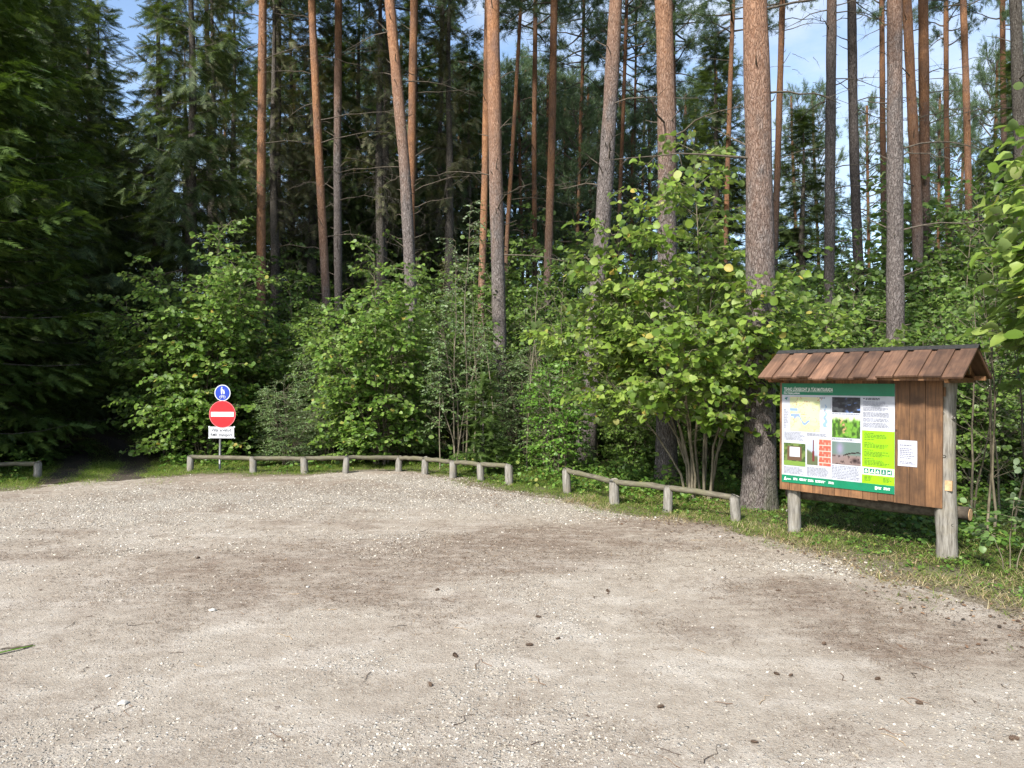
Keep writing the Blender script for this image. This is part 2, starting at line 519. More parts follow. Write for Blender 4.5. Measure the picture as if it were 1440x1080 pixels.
vo = m.n('TexVoronoi', {'Vector': v, 'Scale': 42., 'Randomness': 1.})
vo2 = m.n('TexVoronoi', {'Vector': v, 'Scale': 90., 'Randomness': 1.})
sep = m.n('SeparateColor', {0: vo.outputs['Color']})
thr = m.math('ADD', m.math('MULTIPLY_ADD', ad, -.45, m.math('MULTIPLY', ag, .62)), m.math('MULTIPLY', m.math('SUBTRACT', mid, .42), .5))
on = m.math('LESS_THAN', sep.outputs[0], thr)
st = m.math('MULTIPLY', on, m.ramp(vo.outputs['Distance'], [(.38, 1.), (.6, 0.)]))
scol = m.ramp(sep.outputs[1], [(0, (.28, .255, .215)), (.5, (.43, .40, .35)), (1, (.60, .57, .51))])
sep2 = m.n('SeparateColor', {0: vo2.outputs['Color']})
on2 = m.math('LESS_THAN', sep2.outputs[0], m.math('ADD', m.math('MULTIPLY_ADD', ad, -.3, m.math('MULTIPLY', ag, .5)), .10))
st2 = m.math('MULTIPLY', on2, m.ramp(vo2.outputs['Distance'], [(.38, .9), (.6, 0.)]))
scol2 = m.ramp(sep2.outputs[1], [(0, (.25, .22, .18)), (1, (.52, .485, .43))])
col = m.mix(st2, base, scol2)
col = m.mix(st, col, scol)
bump = m.math('ADD', m.math('MULTIPLY', st, .8), m.math('ADD', m.math('MULTIPLY', st2, .4), m.math('ADD', m.math('MULTIPLY', fine, .9), m.math('MULTIPLY', mid, .8))))
M['gravel'] = m.done(col, .95, .12, bump, 1., .016)
yl = np.concatenate([np.arange(-16, 1.5, .8), np.arange(1.5, 16.2, .07)])
tag(grid('gravel_lot', np.arange(-30, 9.5, .09), yl, lot_z, M['gravel'], keep=lambda x, y: inside_n(x, y) > -.5,
         attrs={'dirt': dirt, 'gravel': gravel}), kind='structure')

# loose stones on the lot
m = NT('stone')
g = m.n('NewGeometry')
c = m.ramp(g.outputs['Random Per Island'], [(0, (.20, .172, .138)), (.3, (.335, .30, .245)), (.75, (.46, .42, .355)), (1, (.62, .585, .52))])
n = m.noise(m.coord(), 90, 3)
c = m.mix(m.ramp(n, [(.4, .35), (.6, 0.)]), c, (.2, .17, .13))
M['stone'] = m.done(c, .85, .2)
t = (1 + 5 ** .5) / 2
ICO = np.array([(-1, t, 0), (1, t, 0), (-1, -t, 0), (1, -t, 0), (0, -1, t), (0, 1, t), (0, -1, -t), (0, 1, -t), (t, 0, -1), (t, 0, 1), (-t, 0, -1), (-t, 0, 1)], float) / np.hypot(1, t)
ICOF = np.array([(0, 11, 5), (0, 5, 1), (0, 1, 7), (0, 7, 10), (0, 10, 11), (1, 5, 9), (5, 11, 4), (11, 10, 2), (10, 7, 6), (7, 1, 8), (3, 9, 4), (3, 4, 2), (3, 2, 6), (3, 6, 8), (3, 8, 9), (4, 9, 5), (2, 4, 11), (6, 2, 10), (8, 6, 7), (9, 8, 1)])


def sample_lot(n, ymin, ymax, power):
    y = ymin + (ymax - ymin) * rng.random(n) ** power
    x = (rng.random(n) * 2 - 1) * (.78 * y + .4)
    return x, y


b = MB()
for n, y0, y1, pw, s0, s1 in [(60000, 3.2, 9., 1.2, .0028, .0085), (42000, 7., 15.5, .9, .0055, .013), (700, 3.3, 15., .9, .009, .018)]:
    x, y = sample_lot(n, y0, y1, pw)
    i = inside(x, y)
    i = inside_n(x, y); keep = (i > -.05 - .35 * rng.random(n) ** 2) & (rng.random(n) < np.clip(.12 + gravel(x, y) * 1.3 - .25 * dirt(x, y), .04, 1)) & (i < 30)
    x, y = x[keep], y[keep]; k = len(x)
    s = s0 + (s1 - s0) * rng.random(k) ** 2
    R = frames(np.c_[rng.standard_normal((k, 2)), rng.standard_normal(k) * .3], np.c_[rng.standard_normal((k, 2)) * .4, np.ones(k)], np.c_[s * (1 + rng.random(k) * .7), s, s * (.45 + .35 * rng.random(k))])
    for j in range(3):
        sel = np.arange(k) % 3 == j
        pv = ICO * (1 + .22 * rng.standard_normal((12, 1)))
        zz = lot_z(x[sel], y[sel])
        b.tile(pv, [ICOF], R[sel], np.c_[x[sel], y[sel], np.maximum(zz, floor_z(x[sel], y[sel])) + s[sel] * .25])
tag(b.build('gravel_stones', M['stone']), kind='stuff')

# needles, twigs and dry leaf bits lying on the lot
NEEDLE = (np.array([[0, -.5, 0], [1, -.3, .06], [1, .3, .06], [0, .5, 0]], float), [np.array([[0, 1, 2, 3]])])
b = MB()
n = 170000
x, y = sample_lot(n, 3.2, 14.5, 1.3)
keep = (inside(x, y) > -.6) & (rng.random(n) < (.16 + 1.1 * dirt(x, y)) * (.3 + 1.4 * ss(.35, .65, vnoise(x * 1.8, y * 3, 27))) + .5 * ss(1., 0., inside(x, y)))
x, y = x[keep], y[keep]; k = len(x)
a = rng.random(k) * 6.283
sc_ = np.clip(y / 8.5, .42, 1.); L = (.022 + .06 * rng.random(k) ** 2.5) * sc_
R = frames(np.c_[np.cos(a), np.sin(a), .12 * rng.standard_normal(k)], np.tile(UP, (k, 1)), np.c_[L, (.0026 + .0035 * rng.random(k) ** 2) * sc_, L])
b.tile(*NEEDLE, R, np.c_[x, y, np.maximum(lot_z(x, y), floor_z(x, y)) + .005])
for _ in range(150):
    x0, y0 = sample_lot(1, 3.3, 12, 1.2); a = rng.random() * 6.28; L = .05 + .16 * rng.random()
    if inside(x0, y0)[0] < -.3: continue
    tt = np.linspace(0, 1, 5)
    px = x0 + np.cos(a) * L * tt + .012 * rng.standard_normal(5); py = y0 + np.sin(a) * L * tt + .012 * rng.standard_normal(5)
    b.tube(np.c_[px, py, lot_z(px, py) + .006], np.linspace(.0028, .0012, 5), 4)
tag(b.build('needle_litter', M['litter']), kind='stuff')

# ------------------------------------------------------------------ leaves
_h = [(.0, .0), (.22, .30), (.55, .43), (.85, .26), (1., 0.)]
LEAF = (np.array([[0, 0, 0], [.2, .36, .08], [.58, .50, .08], [.88, .33, .0], [1.05, 0, -.10], [.55, 0, .02], [.2, -.36, .08], [.58, -.50, .08], [.88, -.33, .0]], float),
        [np.array([[0, 5, 2, 1], [5, 4, 3, 2], [0, 6, 7, 5], [5, 7, 8, 4]])])
NARROW = (LEAF[0] * np.array([1, .5, .8]), LEAF[1])
BIGLEAF = (LEAF[0] * np.array([1, .95, 1.3]), LEAF[1])


def gen_shrub(seed, H, R, nst, nbr, leaf, base=.1, flat=.45, lm='hazel', proto=LEAF, spread=1., twl=.34, wood='stem', lean=(0, 0), gap=.62, name='hazel_shrub', topflat=.72, dens=1.):
    r = np.random.default_rng(seed)
    st = MB(); pos = []; ax = []; nr = []; sz = []

    def leafrow(p0, d, L, n_side=True):
        n = max(2, int(L / (leaf * gap)))
        side = np.cross(d, UP); side /= np.linalg.norm(side) + 1e-6
        for k in range(n):
            t = (k + .6) / n
            sg = 1 if k % 2 else -1
            a = d * (.35 + .5 * t) + side * sg * (.9 - .6 * t) + r.standard_normal(3) * .22
            a[2] -= .15
            pos.append(p0 + d * L * t - UP * .10 * L * t * t); ax.append(a)
            pc = p0 + d * L * t; ow = pc * np.array([1, 1, 0]) / (.35 * R + np.hypot(pc[0], pc[1]))
            nn = UP * .75 + ow * .75 + r.standard_normal(3) * flat
            nr.append(nn); sz.append(leaf * (.45 + .72 * r.random()))

    for s in range(nst):
        a = s * 2.399 + r.random() * .9
        rr = R * (r.random() ** .6) * spread
        h = H * (1 - .42 * (rr / R) ** 1.4) * (topflat + (1 - topflat) * r.random()) if s else H * .97
        if s == 0: rr *= .2
        e = np.array([math.cos(a) * rr * .8 + lean[0], math.sin(a) * rr * .8 + lean[1], h])
        b0 = np.array([math.cos(a), math.sin(a), 0]) * (.08 + .16 * r.random()) * min(1, R)
        T = np.linspace(0, 1, 9)
        pts = b0 + np.c_[e[0] * T ** 1.5, e[1] * T ** 1.5, h * (T ** .92)] + np.cumsum(r.standard_normal((9, 3)) * .035 * H / 5, 0) * np.array([1, 1, .2])
        pts[0, 2] = -.12
        st.tube(pts, np.linspace(.0036 * H + .003, .003, 9), 6)
        for k in range(nbr):
            t = base + (1 - base) * ((k + r.random()) / nbr) ** .85
            i = min(int(t * 8), 7); f = t * 8 - i
            p0 = pts[i] * (1 - f) + pts[i + 1] * f
            aa = a + r.standard_normal() * 1.25
            el = .05 + .55 * r.random() + .5 * t
            L = R * (.30 + .38 * r.random()) * (1.12 - .72 * t)
            d = np.array([math.cos(aa) * math.cos(el), math.sin(aa) * math.cos(el), math.sin(el)])
            p1 = p0 + d * L * .55; p2 = p1 + (d * np.array([1, 1, .25]) - UP * .12) * L * .5
            st.tube(np.array([p0, p1, p2]), [.006, .004, .002], 4, cap=False)
            ntw = max(4, int(L / .105 * dens))
            for q in range(ntw):
                tt = .25 + .75 * (q + r.random()) / ntw
                pp = p0 + (p1 - p0) * min(1, tt * 2) + (p2 - p1) * max(0, tt * 2 - 1)
                an = aa + (1 if q % 2 else -1) * (.5 + .5 * r.random())
                dd = np.array([math.cos(an), math.sin(an), .25 * r.standard_normal()])
                dd /= np.linalg.norm(dd)
                LL = twl * (.6 + .7 * r.random())
                st.tube(np.array([pp, pp + dd * LL * .55, pp + dd * LL - UP * .1 * LL]), [.003, .002, .001], 3, cap=False)
                leafrow(pp, dd, LL)
        leafrow(pts[-2], (pts[-1] - pts[-2]) / np.linalg.norm(pts[-1] - pts[-2]), .5)
    lf = MB()
    pos, ax, nr, sz = map(np.array, (pos, ax, nr, sz))
    sz = np.c_[sz, sz * (.72 + .36 * r.random(len(sz))), sz * (.2 + 2.6 * r.random(len(sz)) ** 1.5)]
    ok = pos[:, 2] > .05
    lf.tile(proto[0], proto[1], frames(ax[ok], nr[ok], sz[ok]), pos[ok])
    root = empty(name, (0, 0, 0))
    lv = lf.build('foliage', M[lm], root, smooth=True)
    st.build('stem', M[wood], root, smooth=True)
    return root, len(sz)


def put(root, x, y, rz=0., s=1.):
    root.location = (x, y, float(floor_z(np.array([x]), np.array([y]))[0]) if -30 < x < 26 and 4 < y < 36 else 0.)
    root.rotation_euler = (0, 0, rz); root.scale = s if hasattr(s, '__len__') else (s, s, s)
    return root


def put_copy(src, x, y, rz, s):
    z = float(floor_z(np.array([x]), np.array([y]))[0]) if -30 < x < 26 and 4 < y < 36 else 0.
    return copy_tree(src, (x, y, z), rz, s)


total = 0
hz_a, n = gen_shrub(11, 5.3, 2.5, 18, 25, .104, base=.04, lm='hazel', flat=.5, dens=1.25); total += n
put(hz_a, -7.7, 18.0, .4, 1.14); tag(hz_a, 'broad hazel bush left of the round red road sign, beside the dark track', 'bush')
hz_b, n = gen_shrub(23, 5.2, 1.95, 15, 25, .112, base=.03, lm='hazel', flat=.5, dens=1.25); total += n
put(hz_b, -3.05, 16.6, 1.3); tag(hz_b, 'tall hazel bush behind the middle of the long low log barrier', 'bush')
hz_e, n = gen_shrub(37, 6.1, 2.5, 13, 32, .130, base=.36, lm='hazel_yellow', flat=.5, lean=(-.35, .2), topflat=.62, dens=1.1); total += n
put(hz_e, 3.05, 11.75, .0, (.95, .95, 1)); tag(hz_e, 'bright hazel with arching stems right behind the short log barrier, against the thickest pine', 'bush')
hz_f, n = gen_shrub(41, 4.5, 1.7, 12, 24, .125, base=.1, lm='hazel_yellow', flat=.42); total += n
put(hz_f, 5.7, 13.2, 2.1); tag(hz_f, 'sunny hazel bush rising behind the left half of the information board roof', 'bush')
hz_g, n = gen_shrub(53, 5.2, 2.3, 13, 19, .17, base=.46, lm='hazel_yellow', flat=.36, proto=BIGLEAF, twl=.42); total += n
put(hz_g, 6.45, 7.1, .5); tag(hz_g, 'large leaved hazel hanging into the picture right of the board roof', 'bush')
fr_d, n = gen_shrub(61, 2.75, 1.0, 12, 19, .07, base=.05, lm='fresh', flat=.6, twl=.24, gap=.6); total += n
put(fr_d, .98, 14.9, 0.); tag(fr_d, 'small fresh green bush left of the leaning lichen grey pine base', 'bush')
wi_c, n = gen_shrub(71, 6.2, 1.15, 5, 26, .085, base=.3, lm='willow', flat=.7, proto=NARROW, twl=.34, gap=.6, name='willow_sapling', topflat=.5); total += n
put(wi_c, -1.15, 16.2, .7, (.85, .85, 1)); tag(wi_c, 'tall thin willow sapling with silvery leaves in front of the twin orange pine trunks', 'sapling')
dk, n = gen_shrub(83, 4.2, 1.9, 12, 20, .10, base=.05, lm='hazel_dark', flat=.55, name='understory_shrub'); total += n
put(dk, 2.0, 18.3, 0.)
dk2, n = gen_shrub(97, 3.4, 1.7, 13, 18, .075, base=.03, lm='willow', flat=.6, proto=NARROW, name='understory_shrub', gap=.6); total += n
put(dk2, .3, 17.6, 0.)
GU = 'shaded shrubs between the trunks'
LU = 'dark leafy shrub in the shade between the trunks behind the front bushes'
tag(dk, LU, 'bush', GU); tag(dk2, LU, 'bush', GU)

und = []
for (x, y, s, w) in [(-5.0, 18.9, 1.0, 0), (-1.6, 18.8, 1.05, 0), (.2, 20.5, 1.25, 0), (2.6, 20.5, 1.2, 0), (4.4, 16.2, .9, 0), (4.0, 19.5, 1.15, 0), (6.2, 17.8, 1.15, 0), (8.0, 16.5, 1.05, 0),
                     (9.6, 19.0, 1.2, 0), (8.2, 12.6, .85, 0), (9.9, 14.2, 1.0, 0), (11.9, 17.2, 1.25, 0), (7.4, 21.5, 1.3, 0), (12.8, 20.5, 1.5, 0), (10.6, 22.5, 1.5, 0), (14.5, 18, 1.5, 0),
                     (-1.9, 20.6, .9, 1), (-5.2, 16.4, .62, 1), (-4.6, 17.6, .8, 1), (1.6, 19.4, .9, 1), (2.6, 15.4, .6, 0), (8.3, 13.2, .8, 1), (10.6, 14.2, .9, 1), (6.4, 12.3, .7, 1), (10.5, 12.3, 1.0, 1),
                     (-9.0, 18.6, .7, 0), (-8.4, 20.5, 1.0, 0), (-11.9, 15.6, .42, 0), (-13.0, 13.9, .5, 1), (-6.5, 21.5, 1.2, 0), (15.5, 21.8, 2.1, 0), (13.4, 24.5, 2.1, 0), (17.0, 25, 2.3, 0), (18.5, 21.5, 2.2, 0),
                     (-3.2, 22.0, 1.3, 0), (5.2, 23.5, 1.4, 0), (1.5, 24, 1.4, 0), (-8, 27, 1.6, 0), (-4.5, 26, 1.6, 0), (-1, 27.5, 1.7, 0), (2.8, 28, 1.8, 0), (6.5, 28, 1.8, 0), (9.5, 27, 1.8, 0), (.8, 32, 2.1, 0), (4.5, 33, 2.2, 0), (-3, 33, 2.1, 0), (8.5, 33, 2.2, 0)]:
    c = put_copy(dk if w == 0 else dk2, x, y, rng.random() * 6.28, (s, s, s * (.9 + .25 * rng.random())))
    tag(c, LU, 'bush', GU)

# ------------------------------------------------------------------ spruces
def spray(nn, wid, seed, droop=.0):
    r = np.random.default_rng(seed)
    v = []; f = []
    v += [[0, -.012, 0], [1, 0, -.05], [0, .012, 0]]; f.append((0, 1, 2))
    for k in range(nn):
        t = .04 + .95 * k / nn
        for sg in (-1, 1):
            L = (.40 * (1 - t) + .10) * (.8 + .4 * r.random())
            an = (.75 + .25 * r.random()) * sg
            z = .10 * r.standard_normal()
            p = np.array([t, 0, -.05 * t]); d = np.array([math.cos(an), math.sin(an), z - droop]) * L
            w = np.array([-math.sin(an), math.cos(an), 0]) * wid * .5
            i = len(v); v += [p - w, p + d, p + w]; f.append((i, i + 1, i + 2))
    return np.array(v, float), [np.array(f)]


SPN = [spray(13, .075, k) for k in range(3)]
SPF = [spray(13, .05, 10 + k) for k in range(3)]


def gen_spruce(seed, H, zb, Lmax, dz, nb, sp, tl, lm, barerad=.0, droopy=.45, name='spruce', dead=0, deadz=(1, 6), wood='spruce_bark', side_step=.16):
    r = np.random.default_rng(seed)
    tr = MB(); pos = []; ax = []; nr = []; sz = []
    zz = np.linspace(-.15, H, 24)
    rad = .012 * H * (1 - zz / H * .97).clip(.02, 1) + .10 * np.exp(-zz.clip(0) * 3)
    tr.tube(np.c_[.03 * np.sin(zz * .7 + seed), .03 * np.cos(zz * .5), zz], rad, 10, rough=.03, rg=r)
    z = zb
    while z < H - .15:
        fr = z / H
        for k in range(nb + (r.random() < .5)):
            a = r.random() * 6.283
            l = Lmax * (1 - fr) ** .85 * (.72 + .45 * r.random()) * min(1, .55 + (z - zb) * .25)
            l = max(l, .25)
            e = -.30 + 1.0 * fr + .12 * r.standard_normal()
            d = np.array([math.cos(a), math.sin(a), 0.]); sd = np.array([-d[1], d[0], 0])
            T = np.linspace(0, 1, 6)
            cz = l * (e * T - .32 * T * (1 - fr) + .36 * T * T * (1 - fr))
            z0 = z + r.random() * dz
            B = np.c_[d[0] * l * T, d[1] * l * T, z0 + cz]
            if l > .5: tr.tube(B, np.linspace(.006 * l + .006, .003, 6), 4, cap=False)
            ns = max(3, int(l / side_step))
            for q in range(ns):
                t = .14 + .86 * (q + r.random()) / ns
                i = min(int(t * 5), 4); f = t * 5 - i
                p = B[i] * (1 - f) + B[i + 1] * f
                sg = 1 if q % 2 else -1
                s = l * .42 * (1 - .75 * t) + .14
                dr = droopy * (.5 + r.random()) * (1 - .6 * fr)
                dd = d * (.45 + .5 * t) + sd * sg * (1.0 - .55 * t) - UP * dr
                dd /= np.linalg.norm(dd)
                m_ = max(1, int(round(s / (tl * .7))))
                for j in range(m_):
                    pos.append(p + dd * s * j / m_ - UP * .12 * s * (j / m_) ** 2); ax.append(dd + r.standard_normal(3) * .18 - UP * .15 * j / m_)
                    nr.append(UP + r.standard_normal(3) * .35); sz.append(tl * (.75 + .5 * r.random()))
                if r.random() < .85 * (1 - fr):
                    pos.append(p); ax.append(-UP + r.standard_normal(3) * .25 + d * .3); nr.append(d + r.standard_normal(3) * .5); sz.append(tl * (.7 + .6 * r.random()))
            pos.append(B[-2]); ax.append(B[-1] - B[-2] + r.standard_normal(3) * .05 * l); nr.append(UP + .2 * r.standard_normal(3)); sz.append(max(tl, .25 * l) * .9)
        z += dz
    pos.append(np.array([0, 0, H - .3])); ax.append(UP); nr.append(np.array([1., 0, 0])); sz.append(.6)
    for k in range(dead):
        a = r.random() * 6.283; z0 = deadz[0] + (deadz[1] - deadz[0]) * r.random(); l = .5 + 1.5 * r.random()
        d = np.array([math.cos(a), math.sin(a), 0]); T = np.linspace(0, 1, 5)
        B = np.c_[d[0] * l * T, d[1] * l * T, z0 - .1 * l * T - .35 * l * T * T]
        tr.tube(B, np.linspace(.012, .003, 5), 4, cap=False)
        for q in range(int(l * 7)):
            t = .2 + .8 * r.random(); i = min(int(t * 4), 3); f = t * 4 - i; p = B[i] * (1 - f) + B[i + 1] * f
            e = p + np.array([r.standard_normal() * .15, r.standard_normal() * .15, -.25 - .4 * r.random()])
            tr.tube(np.array([p, (p + e) / 2 + .02, e]), [.005, .004, .002], 3, cap=False)
    pos, ax, nr, sz = map(np.array, (pos, ax, nr, sz))
    fo = MB(); Fm = frames(ax, nr, sz)
    for k in range(3):
        s_ = np.arange(len(sz)) % 3 == k
        fo.tile(*sp[k], Fm[s_], pos[s_])
    root = empty(name, (0, 0, 0))
    fo.build('crown', M[lm], root)
    t_ = tr.build('trunk', M[wood], root, smooth=True); t_.color = (1., 1., 0, 1)
    return root, len(sz)


sp1, n = gen_spruce(5, 19, .25, 4.0, .46, 5, SPN, .34, 'spruce_near', droopy=.28, side_step=.13); total += n
put(sp1, -12.6, 15.2, .3); tag(sp1, 'large spruce with lit green boughs at the left edge behind the log rail', 'spruce')
sp2, n = gen_spruce(15, 22, .6, 3.7, .40, 5, SPF, .55, 'spruce', droopy=.6, side_step=.22); total += n
put(sp2, -15.2, 21.5, .3); tag(sp2, 'dark dense spruce left of the forest track, behind the large edge spruce', 'spruce')
sp3, n = gen_spruce(25, 21, 1.6, 3.0, .45, 5, SPF, .55, 'spruce', droopy=.75, dead=26, deadz=(.8, 5), side_step=.24); total += n
put(sp3, -10.6, 23.6, .3); tag(sp3, 'dark spruce right of the sky gap, rising behind the left hazel bush', 'spruce')
spd, n = gen_spruce(35, 22, 8.5, 2.2, .5, 4, SPF, .55, 'spruce_dry', droopy=1.1, dead=95, deadz=(1.5, 11), side_step=.24); total += n
put(spd, -5.1, 27.5, .3); tag(spd, 'half dead spruce with grey hanging twigs, left of the leaning pine', 'spruce')
sy, n = gen_spruce(45, 2.0, .05, .95, .11, 4, SPN, .20, 'spruce_near', droopy=.15, side_step=.1, name='young_spruce'); total += n
put(sy, -.62, 14.75, .3); tag(sy, 'small young spruce behind the right end of the long log barrier', 'young spruce')
for (x, y, s, rz, src, lab) in [
    (-9.35, 28.0, .95, 1.2, spd, 'half dead spruce with a thin grey trunk behind the left slender orange pine'),
    (-2.6, 29.5, 1.0, 2.9, spd, 'brownish half dead spruce behind the dark peeling trunk left of the twin pines'),
    (-13.2, 17.8, .82, 2.0, sp1, 'second lit spruce behind the edge spruce, leaning over the track'),
    (-17.5, 24.5, .95, 4.0, sp2, 'dark spruce deep behind the left edge, beyond the track bend'),
    (-7.6, 31.0, .92, 4.4, sp3, 'shaded spruce behind the pair of thin pines left of the leaning pine'),
    (10.0, 35.0, (1.25, 1.25, .86), 5.0, sp2, 'dark pointed spruce between the two thickest pines'),
    (15.1, 37.0, (1.35, 1.35, .72), 1.0, sp2, 'dark pointed spruce right of the thickest pine, below open sky'),
    (17.9, 27.0, .50, 1.6, sp3, 'low dark spruce behind the right hand pair of thin pines'),
    (16.6, 42.0, (1.2, 1.2, .52), 3.3, sp3, 'broad low dark spruce in the sky gap between the grey pair and the thickest pine'),
    (20.5, 29.0, (.95, .95, .68), 2.6, sp2, 'dark spruce at the right edge behind the hanging hazel')]:
    c = put_copy(src, x, y, rz, s); tag(c, lab, 'spruce')
GS = 'spruces deep in the forest'
LS = 'shaded spruce deep in the forest behind the named front trees'
for (u, y, s) in [(430, 34, .36), (480, 30, .33), (520, 28, .3), (590, 30, .34), (625, 28, .3), (665, 31, .36), (700, 29, .32), (728, 34, .36), (748, 29, .28), (790, 31, .34), (815, 35, .38), (842, 28, .27), (880, 33, .36), (908, 29, .3), (955, 32, .36), (985, 36, .4), (1040, 31, .33), (1090, 34, .36), (1140, 30, .3), (1190, 34, .34), (1230, 30, .3), (640, 42, .5), (720, 44, .5), (770, 40, .45), (830, 46, .5), (900, 43, .45), (-10, 30, 1), (40, 33, 1), (75, 29, .95), (128, 36, 1), (150, 44, 1), (105, 47, 1.1), (225, 34, 1), (262, 39, 1), (300, 29, .9), (330, 36, 1.05), (372, 41, 1), (410, 34, 1), (440, 30, .95), (470, 39, 1.05), (505, 33, 1),
                  (545, 38, 1), (585, 32, .98), (628, 40, 1.1), (660, 34, .85), (706, 44, .9), (60, 55, 1.1), (186, 55, 1.02), (206, 48, .88), (172, 44, .8), (222, 45, .95), (140, 40, 1.0), (90, 38, 1.05), (20, 38, 1.1), (240, 56, 1.1), (350, 52, 1.2), (450, 54, 1.2), (530, 56, 1.2), (600, 55, 1.2),
                  (750, 62, .6), (850, 66, .6), (905, 58, .50), (960, 64, .55), (1060, 64, .55), (1180, 62, .58), (1250, 58, .52), (1310, 60, .58), (1370, 48, .68), (1400, 42, .70), (1430, 38, .62), (1480, 34, .8), (1340, 40, .55),
                  (-80, 27, 1), (-120, 34, 1), (1540, 30, .8), (680, 62, 1.0), (1000, 65, .55), (1130, 66, .5), (800, 68, .55)]:
    c = put_copy((sp2, sp3, spd)[int(rng.integers(0, 3))] if u < 720 else (sp2, sp3)[int(rng.integers(0, 2))], (u - 720) / F * y, y, rng.random() * 6.28, (s * (1.45 if u < 260 else 1.15), s * (1.45 if u < 260 else 1.15), s * (.92 + .16 * rng.random())))
    tag(c, LS, 'spruce', GS)

# ------------------------------------------------------------------ pines
def tuft(seed, n=26):
    r = np.random.default_rng(seed); v = []; f = []
    for k in range(n):
        d = r.standard_normal(3); d[0] = abs(d[0]) + .35; d /= np.linalg.norm(d)
        p = np.array([r.random() * .6 - .1, 0, 0]) + r.standard_normal(3) * .07
        w = np.cross(d, r.standard_normal(3)); w /= np.linalg.norm(w); w *= .022
        i = len(v); L = .45 + .35 * r.random()
        v += [p - w, p + d * L, p + w]; f.append((i, i + 1, i + 2))
    return np.array(v), [np.array(f)]


TUFT = [tuft(k) for k in range(3)]


def gen_crown(seed, h, R, nbr, ts):
    """pine crown: limbs, twigs and needle tufts, local z 0..h"""
    r = np.random.default_rng(seed); w = MB(); pos = []; ax = []; sz = []
    for k in range(nbr):
        f = (k + r.random()) / nbr; z = h * f
        a = k * 2.4 + r.random(); l = R * (.35 + .75 * math.sin(math.pi * min(1, .25 + .72 * f))) * (.55 + .5 * r.random())
        e = .1 + .7 * f + .15 * r.standard_normal()
        d = np.array([math.cos(a) * math.cos(e), math.sin(a) * math.cos(e), math.sin(e)])
        T = np.linspace(0, 1, 6)
        B = np.array([0, 0, z]) + d * l * T[:, None] + np.cumsum(r.standard_normal((6, 3)) * .05 * l, 0) * T[:, None] - UP * (.12 * l * T * (1 - T))[:, None]
        w.tube(B, np.linspace(.016 * l + .01, .006, 6), 5, cap=False)
        for q in range(int(6 + l * 6)):
            t = .35 + .65 * r.random(); i = min(int(t * 5), 4); g = t * 5 - i; p = B[i] * (1 - g) + B[i + 1] * g
            dd = d + r.standard_normal(3) * .75; dd[2] += .15; dd /= np.linalg.norm(dd); L = (.25 + .5 * r.random()) * (1.2 - .5 * t)
            w.tube(np.array([p, p + dd * L]), [.007, .003], 3, cap=False)
            for j in range(2):
                pos.append(p + dd * L * (.55 + .45 * j)); ax.append(dd + r.standard_normal(3) * .5 + UP * .3); sz.append(ts * (.7 + .6 * r.random()))
    pos, ax, sz = map(np.array, (pos, ax, sz))
    fm = MB(); Fm = frames(ax, r.standard_normal((len(sz), 3)), sz)
    for k in range(3):
        s_ = np.arange(len(sz)) % 3 == k
        fm.tile(*TUFT[k], Fm[s_], pos[s_], mi=0)
    me = MB()
    me.v = fm.v + w.v; me.f = fm.f + [f + fm.n for f in w.f]; me.m = fm.m + [x + 1 for x in w.m]
    return me.mesh('pine_crown', [M['pine'], M['twig']]), len(sz)


CROWNS = []
for k in range(3):
    me, n = gen_crown(100 + k, 9., 2.6, 46, .34); CROWNS.append(me); total += n


